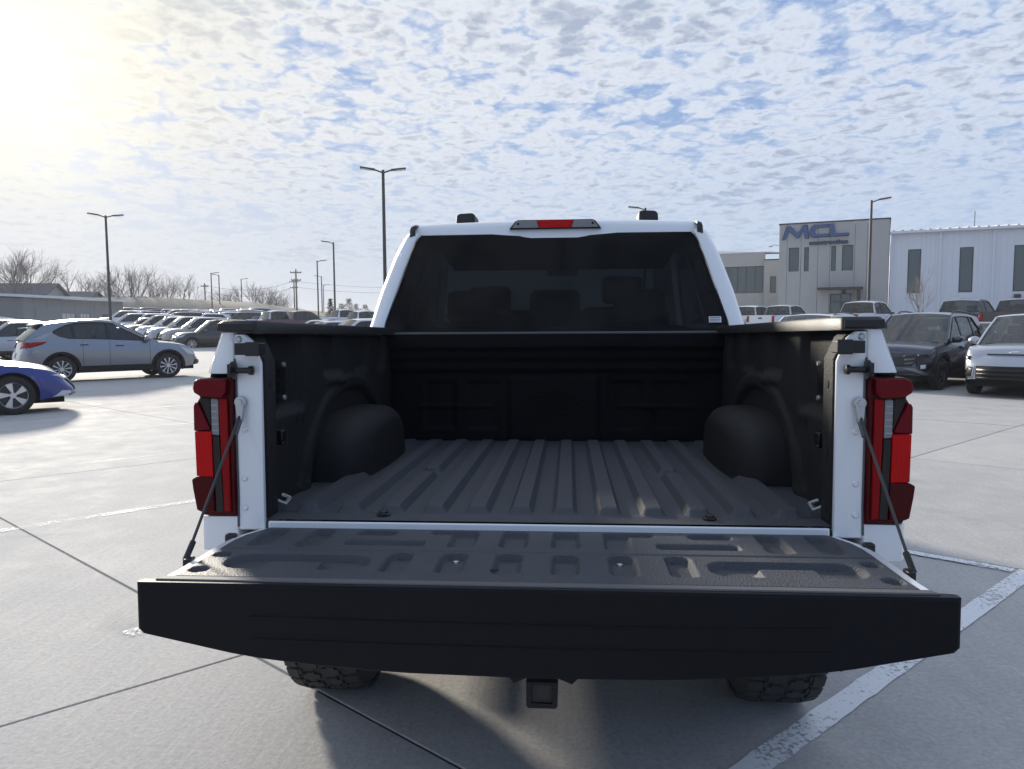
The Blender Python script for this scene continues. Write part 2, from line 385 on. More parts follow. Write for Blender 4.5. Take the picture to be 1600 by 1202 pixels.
for a, b in zip(bounds, bounds[1:]):
    hs = [rect(*w) for w in wins + [door] if w[0] > a and w[1] < b]
    plate(rect(a + .012, b - .012, 0, 9.0), hs, 0, .2).build('wall_panel', MATS['precast'], BL)
MB().box(.02, 7.76, .55, 13.8, 0, 8.9).build('wall_core', MATS['dark_void'], BL)
MB().box(-.0, .18, .202, 14, 0, 9.0).build('side_wall', MATS['precast'], BL)
sw = MB()
for k in range(46): sw.box(7.6, 7.79 + (.02 if k % 2 else 0), .205 + k * .3, .205 + (k + 1) * .3, 0, 9.0)
sw.build('side_wall', MATS['siding_grey'], BL)
MB().box(-.04, 7.84, -.04, .26, 9.001, 9.1).box(-.04, .22, .262, 14, 9.002, 9.1).box(7.56, 7.85, .262, 14, 9.002, 9.1).build('parapet_cap', MATS['trim_dark'], BL)
for w in wins: window(BL, *w, .1, MATS['office_glass'], MATS['trim_dark'], .05)
dw = window(BL, *door, .12, MATS['office_glass'], MATS['trim_dark'], .07, mull=(4.55,), rails=(2.95,))
dr = plate(rect(4.62, 5.24, .19, 2.9), [rect(4.74, 5.12, .4, 2.75)], .085, .118).build('door', MATS['trim_dark'], BL)
MB().box(4.7, 4.73, .04, .084, .95, 1.35).build('handle', MATS['roof_metal'], dr)
MB().box(2.95, 6.1, -1.3, -.003, 3.86, 4.02).build('entrance_canopy', MATS['trim_dark'], BL)
MB().prism([(-.003, 1.0), (-.003, 3.855), (-1.2, 3.855), (-.3, 1.0)], 5.72, 5.95, 0).build('canopy_fin', MATS['trim_dark'], BL)
MB().box(4.62, 4.9, -.25, -.004, 3.55, 3.84).build('entrance_light', MATS['trim_dark'], BL)
def letter(poly, m, d0=-.16, d1=-.04): return MB().prism(poly, d0, d1, 1)
M_ = [(.25, 7.86), (.47, 7.86), (.74, 8.47), (1.28, 7.94), (1.46, 7.94), (1.76, 8.5), (1.88, 7.88), (2.18, 7.88), (2.02, 8.86), (1.74, 8.86), (1.38, 8.3), (.86, 8.81), (.56, 8.81)]
C_ = [(2.56, 8.83), (3.56, 8.84), (3.56, 8.62), (2.76, 8.61), (2.60, 8.46), (2.58, 8.30), (2.72, 8.14), (3.60, 8.15), (3.60, 7.93), (2.5, 7.92), (2.3, 8.05), (2.24, 8.2), (2.28, 8.58), (2.4, 8.75)]
L_ = [(3.66, 8.84), (3.98, 8.84), (4.07, 8.14), (4.98, 8.14), (4.96, 7.92), (3.68, 7.92)]
for P_ in (M_, C_, L_): letter(P_, None).build('sign_letter', MATS['sign_blue'], BL, bevel=.02)
for P_ in (M_, C_, L_):
    cx = sum(p[0] for p in P_) / len(P_); cz = sum(p[1] for p in P_) / len(P_)
    MB().prism([(cx + (p[0] - cx) * 1.06, cz + (p[1] - cz) * 1.1) for p in P_], -.035, -.003, 1).build('sign_backing', MATS['sign_navy'], BL)
fc = bpy.data.curves.new('word', 'FONT'); fc.body = 'construction'; fc.size = .44; fc.extrude = .05; fc.offset = .022; fc.align_x = 'LEFT'; fc.space_character = 1.0
fo = bpy.data.objects.new('word', fc); COL.objects.link(fo)
bpy.context.view_layer.update()
wd = fo.dimensions.x
me = bpy.data.meshes.new_from_object(fo.evaluated_get(bpy.context.evaluated_depsgraph_get())); bpy.data.objects.remove(fo)
wo_ = bpy.data.objects.new('sign_word', me); COL.objects.link(wo_); wo_.parent = BL; wo_.rotation_euler = (R(90), 0, 0); wo_.scale = (2.78 / wd, 1.02, 1); wo_.location = (2.2, -.07, 7.36); me.materials.clear(); me.materials.append(MATS['sign_navy'])
cl_ = MB().tube([(-.02, .1, 7.4), (-.35, .05, 7.5), (-.55, 0, 7.42)], .03, 6).box(-.75, -.5, -.08, .08, 7.33, 7.42).build('wall_lamp', MATS['roof_metal'], BL)
# white hall
WH = empty('metal_clad_hall', BL.location + Matrix.Rotation(R(-21.5), 3, 'Z') @ Vector((7.87, .35, 0)), R(-21.5), 'long white metal clad hall with tall narrow windows', 'building')
ww = [(1.18 + 3.32 * k, 2.04 + 3.32 * k, 3.5, 6.72) for k in range(7)]
ribs = [(3.26 + 3.32 * k) for k in range(-1, 7)]; ribs[0] = .02
for a, b in zip(ribs, ribs[1:]):
    hs = [w for w in ww if w[0] > a - .01 and w[1] < b + .01]
    pan = sorted(lin(a, hs[0][0], 4) + lin(hs[0][1], b, 5)) if hs else lin(a, b, 9)
    # cladding sheets, cut round the window
    for q0, q1 in zip(pan, pan[1:]):
        segs = [(0., 7.95)]
        for w in hs:
            if q1 > w[0] + .0 and q0 < w[1]:
                segs = [(0., w[2]), (w[3], 7.95)]
        for z0, z1 in segs: MB().box(q0 + .0025, q1 - .0025, 0, .12, z0, z1).build('cladding_sheet', MATS['siding_white'], WH)
    for w in hs: 
        p0 = max(q for q in pan if q <= w[0] + .001); p1 = min(q for q in pan if q >= w[1] - .001)
        window(WH, p0, p1, w[2], w[3], -.01, MATS['office_glass'], MATS['trim_dark'], .07)
    MB().box(b - .06, b + .06, -.12, -.002, .1, 7.9).build('downspout', MATS['trim_white'], WH)
MB().box(.05, 22.8, .125, 24, 0, 7.9).build('wall_core', MATS['siding_white'], WH)
MB().box(.02, .16, -.14, -.003, 0, 7.94).build('corner_trim', MATS['trim_white'], WH)
rf = MB().hexa([(-.05, -.2, 7.96), (22.9, -.2, 7.96), (22.9, 24, 10.2), (-.05, 24, 10.2), (-.05, -.2, 8.06), (22.9, -.2, 8.06), (22.9, 24, 10.3), (-.05, 24, 10.3)])
for k in range(38): rf.hexa([(.1 + k * .6, -.22, 8.061), (.28 + k * .6, -.22, 8.061), (.28 + k * .6, 23, 10.2), (.1 + k * .6, 23, 10.2), (.14 + k * .6, -.22, 8.16), (.24 + k * .6, -.22, 8.16), (.24 + k * .6, 23, 10.3), (.14 + k * .6, 23, 10.3)])
rf.build('roof', MATS['roof_metal'], WH)
MB().box(-.05, 22.9, -.38, -.21, 7.9, 8.07).build('gutter', MATS['trim_white'], WH)
MB().tube([(5.6, 3, 8.3), (5.6, 3, 9.6)], .04, 6).build('vent_pipe', MATS['roof_metal'], WH)
MB().box(7.9, 8.3, -.3, -.003, 3.05, 3.3).build('wall_light', MATS['trim_dark'], WH); MB().box(8.0, 11.2, -.06, -.003, 0, 2.6).build('roller_door', MATS['trim_dark'], WH)
# glazed wing behind
GW = empty('glazed_wing', BL.location + Matrix.Rotation(R(-21.5), 3, 'Z') @ Vector((0, 14.2, 0)), R(-21.5), 'lower grey wing with a band of tall dark glazing behind the truck cab', 'building')
plate(rect(-14, -2.95, 0, 8.1), [rect(-12.9, -3.05, 4.25, 6.85)], 0, .3).build('wall', MATS['precast'], GW)
plate(rect(-2.93, .6, 0, 7.33), [rect(-2.37, -1.81, 4.2, 5.78)], -.6, -.3).build('wall', MATS['precast'], GW)
MB().box(-14, .6, .6, 10, 0, 7.2).build('wall_core', MATS['dark_void'], GW)
MB().box(-2.97, .64, -.66, -.2, 7.331, 7.43).build('parapet_cap', MATS['trim_dark'], GW)
MB().hexa([(-14, -.02, 8.1), (-2.9, -.02, 8.1), (1, 8, 8.4), (-14, 8, 9.4), (-14, -.02, 8.2), (-2.9, -.02, 8.2), (1, 8, 8.5), (-14, 8, 9.5)]).build('roof', MATS['roof_metal'], GW)
window(GW, -12.9, -3.05, 4.25, 6.85, .05, MATS['office_glass'], MATS['trim_dark'], .07, mull=lin(-12.08, -3.87, 11))
window(GW, -2.37, -1.81, 4.2, 5.78, -.55, MATS['office_glass'], MATS['trim_dark'], .05)
# long workshop on the far left
A_ = ground(35, 460, 4.4); B_ = ground(192, 468, 4.4); dd = (B_ - A_); dd.z = 0; wl = dd.length
mat('shed_wall', (.26, .265, .26), .8, var=.08, vscale=.8); mat('shed_roof', (.62, .63, .64), .5, var=.08, vscale=.6); mat('shed_win', (.55, .57, .56), .3); mat('shed_dark', (.07, .075, .08), .4)
SH = empty('workshop', (A_.x, A_.y, 0), math.atan2(dd.y, dd.x), 'long low grey-green workshop with pale eaves and small windows', 'building')
holes = [(.34 * wl, .47 * wl), (.52 * wl, .62 * wl), (.75 * wl, .83 * wl)]
nb = 12
cuts = sorted(set([0, wl] + [h for p in holes for h in p] + [wl * .09, wl * .2, wl * .67, wl * .92]))
for a, b in zip(cuts, cuts[1:]):
    h = [p for p in holes if abs(p[0] - a) < .01]
    if h:
        MB().box(a, b, 0, .15, 0, 2.0).box(a, b, 0, .15, 2.75, 4.1).build('wall_panel', MATS['shed_wall'], SH)
        window(SH, a, b, 2.0, 2.75, .04, MATS['shed_dark' if h[0][0] > .7 * wl else 'shed_win'], MATS['shed_wall'], .05, mull=(a + (b - a) / 3, a + 2 * (b - a) / 3))
    else: MB().box(a + .02, b - .02, 0, .15, 0, 4.1).build('wall_panel', MATS['shed_wall'], SH)
MB().box(.05, wl - .05, .152, 14, 0, 4.05).prism([(.3, 4.05), (13.9, 4.05), (7, 4.42)], .05, wl - .05, 0).build('wall_core', MATS['shed_wall'], SH)
for s in (0, 1):
    y0, y1 = (-.9, 7.) if s == 0 else (14.9, 7.)
    MB().hexa([(-.8, y0, 4.1), (wl + .9, y0, 4.1), (wl + .9, y1, 4.5), (-.8, y1, 4.5), (-.8, y0, 4.36), (wl + .9, y0, 4.36), (wl + .9, y1, 4.72), (-.8, y1, 4.72)]).build('roof', MATS['shed_roof'], SH)
MB().box(wl * .1, wl * .2, -.04, -.003, 0, 3.2).build('door', MATS['shed_wall'], SH)
LT = empty('lean_to_shed', (A_ + (A_ - B_).normalized() * 1.0 + Vector((-.5, -2.5, 0)))[:], math.atan2(dd.y, dd.x), 'lower stepped shed with pale roof edges at the left edge of the picture', 'building'); LT.location.z = 0
MB().box(-14, 0, 0, 9, 0, 2.9).build('wall', MATS['shed_wall'], LT); MB().hexa([(-14, -.5, 2.9), (.4, -.5, 2.9), (.4, 9.3, 3.8), (-14, 9.3, 3.8), (-14, -.5, 3.1), (.4, -.5, 3.1), (.4, 9.3, 4.0), (-14, 9.3, 4.0)]).build('roof', MATS['shed_roof'], LT)
MB().hexa([(-14, -2.2, 2.0), (.2, -2.2, 2.0), (.2, -.01, 2.3), (-14, -.01, 2.3), (-14, -2.2, 2.15), (.2, -2.2, 2.15), (.2, -.01, 2.45), (-14, -.01, 2.45)]).build('canopy', MATS['shed_roof'], LT)
# houses beyond
mat('shingle', (.10, .105, .12), .9, var=.2, vscale=2); mat('house_wall', (.36, .36, .37), .8, var=.1, vscale=.8)
for px, d, w, hz_, rz, lb in ((22, 128, 11, 7.2, .25, 'grey house with broad dark roof at the left edge beyond the workshop'), (97, 135, 10, 6.4, .2, 'house with dark blue-grey roof behind the workshop, left of the twin tree'),
                       (172, 132, 10, 5.6, .2, 'house with dark roof behind the right end of the workshop'), (238, 138, 11, 4.9, .35, 'house with low pale roof on the bank right of the workshop')):
    p = at(px, d); hs = empty('house', p, rz, lb, 'house', 'houses beyond the workshop')
    MB().box(-w / 2, w / 2, -4, 4, 0, hz_ - 1.5).prism([(-4, hz_ - 1.5), (4, hz_ - 1.5), (0, hz_ - .1)], -w / 2, w / 2, 0).build('wall', MATS['house_wall'], hs)
    r_ = MB()
    for s in (-1, 1): r_.hexa([(-w / 2 - .5, 4.5 * s, hz_ - 1.7), (w / 2 + .5, 4.5 * s, hz_ - 1.7), (w / 2 + .5, 0, hz_), (-w / 2 - .5, 0, hz_), (-w / 2 - .5, 4.5 * s, hz_ - 1.5), (w / 2 + .5, 4.5 * s, hz_ - 1.5), (w / 2 + .5, 0, hz_ + .2), (-w / 2 - .5, 0, hz_ + .2)])
    ro = r_.build('roof', MATS['shingle'], hs)
    if px in (22, 172): MB().box(-2.4, -1.8, -.4, .4, hz_ - .6, hz_ + .9).build('chimney', MATS['house_wall'], ro)

# ------------------------------------------------------------------ trees
mat('bark', (.20, .18, .165), .9, var=.25, vscale=3); mat('twig', (.20, .172, .155), .9); mat('needles', (.045, .06, .04), .8, var=.4, vscale=4); mat('pine', (.07, .085, .075), .85, var=.3, vscale=2)
def bare_tree(seed, h, spread=.42, forks=1):
    rg = random.Random(seed); tr = MB(); cr = MB()
    def grow(p, d, ln, r, lv):
        n = 3 if lv < 3 else 2; path = [p]; q = p.copy(); dd_ = d.copy()
        for k in range(n):
            dd_ = (dd_ + Vector((rg.uniform(-1, 1), rg.uniform(-1, 1), rg.uniform(-.2, .6))) * (.10 + .03 * lv)).normalized(); q = q + dd_ * (ln / n); path.append(q.copy())
        (tr if lv < 2 else cr).tube(path, [r * (1 - .38 * k / n) for k in range(n + 1)], 6 if lv < 2 else 3, caps=False)
        if lv >= 6: return
        kids = (3, 3, 3, 3, 3, 2)[lv]
        for k in range(kids):
            a = rg.uniform(0, 6.28); sp_ = spread * rg.uniform(.6, 1.35) * (1.1 if k else .5)
            s = dd_.orthogonal().normalized(); t = dd_.cross(s); nd_ = (dd_ + (s * math.cos(a) + t * math.sin(a)) * math.tan(sp_) + Vector((0, 0, .03))).normalized()
            f = 1. if k == 0 else rg.uniform(.45, 1.); i = min(n, max(1, int(round(f * n))))
            grow(path[i], nd_, ln * rg.uniform(.62, .84), r * (.54 if k else .66) * .95, lv + 1)
    for k in range(forks):
        a = k * 2.4 + rg.uniform(0, 1); grow(Vector((0, 0, 0)), Vector((.22 * math.cos(a) * (forks > 1), .22 * math.sin(a) * (forks > 1), 1)).normalized(), h * .27, h * .019, 0)
    return tr, cr
TREE = []
for k in range(5):
    tr, cr = bare_tree(11 + k, 10, .42 + .04 * (k % 3), 1 if k % 2 else 2)
    top = max(p[2] for p in cr.v)
    for m in (tr, cr): m.v = [(x * 10 / top * 1.05, y * 10 / top * 1.05, z * 10 / top) for x, y, z in m.v]
    TREE.append((tr, cr, [None, None]))
def place_tree(px, d, h, var, lab, grp='bare trees beyond the lot', rz=None, wid=1.):
    p = at(px, d); tr, cr, me_ = TREE[var]; o = empty('bare_tree', p, px * .7 if rz is None else rz, lab, 'tree', grp)
    for i, (mb, nm, mt) in enumerate(((tr, 'trunk', 'bark'), (cr, 'crown', 'twig'))):
        if me_[i] is None: c = mb.build(nm, MATS[mt], o, smooth=180, recalc=False); me_[i] = c.data
        else: c = bpy.data.objects.new(nm, me_[i]); COL.objects.link(c); c.parent = o
        c.scale = (h / 10 * wid, h / 10 * wid, h / 10)
    return o
TL = [(-4, 128, 12.5, 0, 1, 'bare tree cut by the left edge of the picture'), (48, 126, 13.2, 2, 1.05, 'tall twin-stemmed bare tree above the left end of the workshop'), (85, 150, 9.5, 1, 1, 'faint bare tree above the middle of the workshop'),
      (126, 135, 11.3, 4, 1.1, 'round dense bare tree above the middle of the workshop'), (158, 140, 11., 3, .8, 'slim bare tree just left of the double-headed lamp post'), (180, 138, 11.8, 1, .8, 'slim bare tree just right of the near left lamp post'),
      (204, 134, 12., 0, .95, 'broad bare tree above the right end of the workshop'), (229, 138, 11.2, 3, .75, 'narrow bare tree above the pale low house roof'), (256, 136, 11., 2, .72, 'bare tree with upright crown right of the low house'),
      (289, 136, 10.3, 1, .9, 'open bare tree beside a wooden utility pole'), (362, 150, 9.2, 4, .9, 'bare tree left of the thin lamp post on the bank'), (398, 140, 9.4, 0, 1.15, 'large wide bare tree on the bank'), (420, 142, 9.0, 2, 1.1, 'bare tree merging with the large wide one on its right'), (441, 138, 7.2, 4, 1.0, 'smaller bare tree at the right end of the tree group')]
for px, d, h, vr, wd_, lb in TL: place_tree(px, d, h * .96, vr, lb, wid=wd_ * 1.08)
for k, (px, d, h) in enumerate(((70, 190, 9), (105, 185, 8.5), (142, 195, 8), (330, 190, 7.5), (345, 200, 7))):
    place_tree(px, d, h * .95, k % 5, 'hazy bare tree far beyond the bank ' + ('behind the twin-stemmed tree', 'left of the round dense tree', 'right of the round dense tree', 'left of the paired lamp posts', 'behind the right one of the paired lamp posts', 'behind the lone far lamp post', 'right of the open bare tree', 'near the left edge of the picture')[k], 'hazy back row of bare trees', wid=1.2)
sap = place_tree(1437, 53, 5.0, 3, 'thin bare sapling in front of the white hall', 'saplings', wid=.6); del sap['group']
def conifer(px, d, h, w, lab, mname, seed, rnd_top=False, grp=None):
    rg = random.Random(seed); p = at(px, d); o = empty('evergreen_tree', p, 0, lab, 'tree', grp)
    MB().tube([(0, 0, 0), (0, 0, h * .95)], [h * .022, h * .004], 6).build('trunk', MATS['bark'], o)
    cr = MB()
    for k in range(1500):
        t = rg.random() ** 1.3; z = h * (.06 + .94 * t)
        prof_ = (math.sin(min(1, (1 - t) * 1.2 + .05) * 1.57) if rnd_top else (1 - t)) * (.75 + .25 * math.sin(t * 34))
        rr = w / 2 * prof_ * math.sqrt(rg.random()) * rg.uniform(.8, 1.12); a = rg.uniform(0, 6.28); c = Vector((rr * math.cos(a), rr * math.sin(a), z))
        s = h * .028 * rg.uniform(.6, 1.4); out = Vector((math.cos(a), math.sin(a), rg.uniform(-.5, .3))); sd_ = Vector((-math.sin(a), math.cos(a), rg.uniform(-.4, .4)))
        cr.add([c - sd_ * s * .5, c + sd_ * s * .5, c + out * s * 2.2], [(0, 1, 2)])
    cr.build('crown', MATS[mname], o, recalc=False); return o
conifer(517, 70, 3.7, 2.4, 'dark pointed spruce between two lamp posts', 'needles', 1)
for k, (px, d, h, w) in enumerate(((534, 150, 5.3, 4.4), (546, 148, 6.2, 4.8), (557, 152, 5.3, 4.2), (571, 155, 5.2, 5))):
    conifer(px, d, h, w, ('far evergreen nearest the dark pointed spruce', 'tallest of the far rounded evergreens', 'far evergreen just right of the tallest one', 'far evergreen nearest the truck cab')[k], 'pine', 20 + k, True, 'far rounded evergreens')
conifer(337, 95, 2.6, 1.8, 'small bushy evergreen at the foot of two lamp posts', 'needles', 9)

# ------------------------------------------------------------------ lamp posts, utility poles
mat('pole_bronze', (.045, .04, .038), .5, var=.15, vscale=4); mat('wood_pole', (.13, .11, .095), .9, var=.2, vscale=3); mat('lens', (.6, .6, .58), .3); mat('wire', (.03, .03, .03), .7)
def lamp_post(px, d, h, heads, lab, rz=0.):
    p = at(px, d); o = empty('lamp_post', p, rz, lab, 'lamp post', 'lot lamp posts')
    MB().lathe([(0, .0), (0, .3), (.55, .3), (.62, .26), (.62, 0)], 16, axis=2).build('concrete_base', MATS['concrete'], o, smooth=40)
    MB().tube([(0, 0, .6), (0, 0, h)], [.105, .075], 10).build('pole', MATS['pole_bronze'], o, smooth=40)
    MB().box(-.17, .17, -.17, .17, .621, .66).build('base_plate', MATS['pole_bronze'], o)
    for s in heads:
        MB().tube([(.05 * s, 0, h - .12), (.3 * s, 0, h - .03), (.42 * s, 0, h + .0)], .04, 6).build('arm', MATS['pole_bronze'], o)
        hd = MB().hexa([(.38 * s, -.14, h - .03), (1.12 * s, -.2, h + .07), (1.12 * s, .2, h + .07), (.38 * s, .14, h - .03), (.38 * s, -.12, h + .05), (1.1 * s, -.18, h + .13), (1.1 * s, .18, h + .13), (.38 * s, .12, h + .05)]).build('lamp_head', MATS['pole_bronze'], o, bevel=.02)
        MB().hexa([(.6 * s, -.12, h - .03), (1.05 * s, -.15, h + .035), (1.05 * s, .15, h + .035), (.6 * s, .12, h - .03), (.6 * s, -.12, h - .005), (1.05 * s, -.15, h + .056), (1.05 * s, .15, h + .056), (.6 * s, .12, h - .005)]).build('lens', MATS['lens'], hd)
HP = 9.0
def dist_for(py): return (HP - 1.53) * 1200 / (504 - py)
for px, py, hd, lab in ((173, 355, (-1, 1), 'double-headed lamp post standing behind the silver car'), (603, 273, (-1, 1), 'tall double-headed lamp post just left of the truck cab'), (524, 382, (-1,), 'lamp post with left-pointing head beside the dark spruce'),
                        (498, 410, (1,), 'lamp post with right-pointing head, left of the spruce'), (504, 433, (-1,), 'slim far lamp post behind the right-pointing one'), (506.5, 446, (1,), 'farthest lamp post of the cluster by the spruce'), (332.5, 430, (1,), 'far lamp post with right-pointing head, left one of a pair'),
                        (344.5, 432.5, (-1,), 'far lamp post with left-pointing head, right one of a pair'), (379, 438, (1,), 'lone far lamp post in front of the wide bare trees'), (1356, 337, (1,), 'lamp post in front of the grey office block'), (1007, 332, (-1,), 'lamp post hidden by the cab with its head above the roof')):
    lamp_post(px, dist_for(py), HP, hd, lab, YAW + math.atan((800 - px) / 1200))
UP = [(322, 140, 7.2), (461, 150, 8.6), (464.5, 118, 8.3)]
tops = []
for k, (px, d, h) in enumerate(UP):
    p = at(px, d); h += 1.2; lab = ('utility pole just left of the paired lamp posts', 'left one of two close utility poles', 'right and taller one of two close utility poles')[k]
    o = empty('utility_pole', p, .3, lab, 'utility pole', 'wooden utility poles')
    MB().tube([(0, 0, 0), (0, 0, h)], [.16, .1], 8).build('pole', MATS['wood_pole'], o)
    for q in ((h - .5, .8), (h - 1.6, .7)) if k > 0 else ((h - .5, .6),):
        ca = MB().box(-q[1], q[1], -.17, -.05, q[0] - .07, q[0] + .07).build('crossarm', MATS['wood_pole'], o)
        for s in (-.9, -.35, .35, .9): MB().lathe([(q[0] + .07, 0), (q[0] + .07, .06), (q[0] + .22, .05), (q[0] + .24, 0)], 6, (s * q[1], -.11, 0), 2).build('insulator', MATS['wire'], ca)
    tops.append(p + Vector((0, 0, h - .3)))
def wire(a, b, sag, lab):
    path = [a + (b - a) * t - Vector((0, 0, sag * 4 * t * (1 - t))) for t in lin(0, 1, 15)]
    tag(MB().tube(path, .022, 4).build('power_line', MATS['wire']), lab, 'power line', 'overhead power lines')
far = at(760, 170) + Vector((0, 0, 11))
for dz, wl_ in ((0, 'upper'), (-1.1, 'lower')):
    z = Vector((0, 0, dz)); wire(tops[0] + z, tops[1] + z, 1.2, wl_ + ' power line running right from the pole by the paired lamp posts'); wire(tops[1] + z, far + z, 1.5, wl_ + ' power line running from the close pair of poles to behind the cab')

# ------------------------------------------------------------------ the pickup truck
# own frame: x right, y forward from the tailgate hinge line, z up from the bed floor; nose slightly down
RAKE = R(1.155)
def trk(p): return Vector((p[0], p[1] * math.cos(RAKE) + p[2] * math.sin(RAKE), -p[1] * math.sin(RAKE) + p[2] * math.cos(RAKE)))
TOFF = CAM - trk((.0771, -2.1201, .5156))
BZ = -TOFF.z / math.cos(RAKE)
TK = empty('pickup_truck', TOFF + trk((0, 0, BZ)), 0, 'white crew cab pickup truck seen from behind with its tailgate lowered', 'pickup truck'); TK.rotation_euler = (-RAKE, 0, 0)
TL0 = (0, 0, -BZ)
def gz(y): return (y * math.sin(RAKE) - TOFF.z) / math.cos(RAKE)
def part(mb, name, m, parent=None, **k):
    return mb.build(name, MATS[m], parent or TK, loc=TL0 if parent is None else None, **k)
def carpaint(name, col, metal=0., rough=.35, coat=1.):
    m = mat(name, col, rough, metal, coat); b = m.node_tree.nodes['Principled BSDF']
    t = m.node_tree; g = t.nodes.new('ShaderNodeTexCoord'); n = t.nodes.new('ShaderNodeTexNoise'); n.inputs['Scale'].default_value = 3.; n.inputs['Detail'].default_value = 6
    t.links.new(g.outputs['Object'], n.inputs['Vector']); mr = t.nodes.new('ShaderNodeMapRange'); mr.inputs[3].default_value = .02; mr.inputs[4].default_value = .14
    t.links.new(n.outputs['Fac'], mr.inputs[0]); t.links.new(mr.outputs[0], b.inputs['Coat Roughness'])
    return m
carpaint('white_paint', (.78, .80, .82), 0, .4)
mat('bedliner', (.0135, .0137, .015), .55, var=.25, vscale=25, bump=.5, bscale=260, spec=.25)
mat('bedliner_lit', (.042, .048, .060), .55, var=.3, vscale=18, bump=.6, bscale=240, spec=.55)  # lighter copy of the liner: skylight on floor and gate put into the colour
mat('bedliner_shaded', (.003, .0034, .0055), .6, var=.25, vscale=25, bump=.5, bscale=260, spec=.12)  # darker copy for the bulkhead: shade at the bed's front painted in
mat('black_plastic', (.009, .009, .010), .5, bump=.12, bscale=400); mat('black_trim', (.006, .006, .007), .35, var=.2, vscale=12); mat('gate_black', (.0030, .0035, .0060), .5, spec=.2, bump=.12, bscale=420, var=.5, vscale=5)
mat('rubber', (.045, .043, .041), .85, var=.3, vscale=20, bump=.1, bscale=120); mat('steel', (.45, .46, .47), .35, metal=1.); mat('zinc', (.5, .5, .5), .5, metal=.8, var=.2, vscale=30); mat('chassis', (.012, .012, .012), .8)
mat('cable', (.05, .05, .052), .45, metal=.4); mat('seat_dark', (.03, .03, .032), .85); mat('grey_trim', (.10, .10, .105), .7)
def lensmat(name, col, rough=.12, ribs=0., emit=0.):
    m = mat(name, col, rough, 0, .0, spec=.16)
    if ribs:
        t = m.node_tree; b = t.nodes['Principled BSDF']; g = t.nodes.new('ShaderNodeTexCoord'); w = t.nodes.new('ShaderNodeTexWave'); w.inputs['Scale'].default_value = ribs; w.bands_direction = 'X'
        t.links.new(g.outputs['Object'], w.inputs['Vector']); bp = t.nodes.new('ShaderNodeBump'); bp.inputs['Strength'].default_value = .6; bp.inputs['Distance'].default_value = .004
        t.links.new(w.outputs['Fac'], bp.inputs['Height']); t.links.new(bp.outputs[0], b.inputs['Normal'])
    return m
lensmat('lamp_red', (.58, .002, .004), .3, 60.); lensmat('lamp_red_bar', (.24, .001, .003), .3); lensmat('lamp_dark', (.06, .001, .003), .2); lensmat('lamp_gloss', (.13, .001, .008), .06); lensmat('lamp_clear', (.30, .30, .31), .1, 90.); lensmat('lamp_smoke', (.03, .026, .025), .15)
glass('privacy_glass', (.008, .011, .015), 1.28); glass('door_glass', (.05, .06, .065), 1.4); glass('clear_glass', (.75, .82, .80), 1.45)
mat('sticker', (.75, .76, .78), .5); mat('sticker_blue', (.1, .16, .3), .5)

# --- bed floor with raised ribs
cen = [s * (.064 + .128 * k) for s in (-1, 1) for k in range(6)]
xs = sorted(set([-.87, .87] + [round(c + o, 4) for c in cen for o in (-.037, -.030, -.023, -.012, 0, .012, .023, .030, .037)]))
ys = [0, .03, .06, .075, .085, .095, .105, .115, .14] + lin(.18, .66, 13) + lin(.675, .80, 14) + lin(.84, 1.70, 20)
def floor_z(x, y):
    c = min(cen, key=lambda q: abs(q - x)); d = abs(x - c); h = .023 * ss(d, .036, .024)
    end = .115 if abs(c) < .7 else .115
    a = ss(y, end - .035, end) * ss(y, 1.64, 1.60)
    if abs(abs(c) - .448) < .01: a *= max(ss(y, .715, .69), ss(y, .765, .79))
    return h * a
fl = part(MB().grid([[(x, y, floor_z(x, y)) for x in xs] for y in ys]), 'bed_floor', 'bedliner_lit', smooth=50)
for x, y in ((-.463, .062), (.473, .062), (-.448, .735), (.448, .735), (-.6, 1.2), (.6, 1.2)):
    b = MB().lathe([(0, 0), (0.001, .020), (.004, .020), (.006, .014), (.013, .013), (.014, 0)], 16, (x, y, .001), 2); part(b, 'floor_bolt', 'black_trim', smooth=40)
part(MB().box(-.782, .782, -.010, -.001, -.03, -.004), 'sill_strip', 'white_paint', bevel=.004)
# --- side walls of the bed
def wall_x(y, z):
    r = 0.
    # recess round the tie-down plate
    r += .028 * ss(y, .06, .085) * ss(y, .47, .435) * ss(z, .265, .305)
    # pressed arch round the wheelhouse
    rad = math.hypot((y - 1.0) / 1.0, (z + .06) / .70); r -= .013 * ss(abs(rad - .575), .055, .02) * (1 if z < .5 else 0)
    r += .012 * ss(rad, .545, .52)
    for yy in (.375, .435): r += .010 * ss(abs(y - yy), .022, .006) * ss(z, .26, .235) * ss(z, .015, .04)
    # pockets and diagonal braces under the rail
    for a, b in ((.60, .86), (1.02, 1.30), (1.40, 1.62)):
        sh = (.51 - z) * 1.1; r += .022 * ss(y, a + sh * .4, a + sh * .4 + .03) * ss(y, b + sh * .1, b + sh * .1 - .04) * ss(z, .36, .40)
    r -= .018 * ss(y, .70, .74) * ss(y, .90, .86) * ss(z, .335, .352) * ss(z, .395, .372)
    return .828 + r
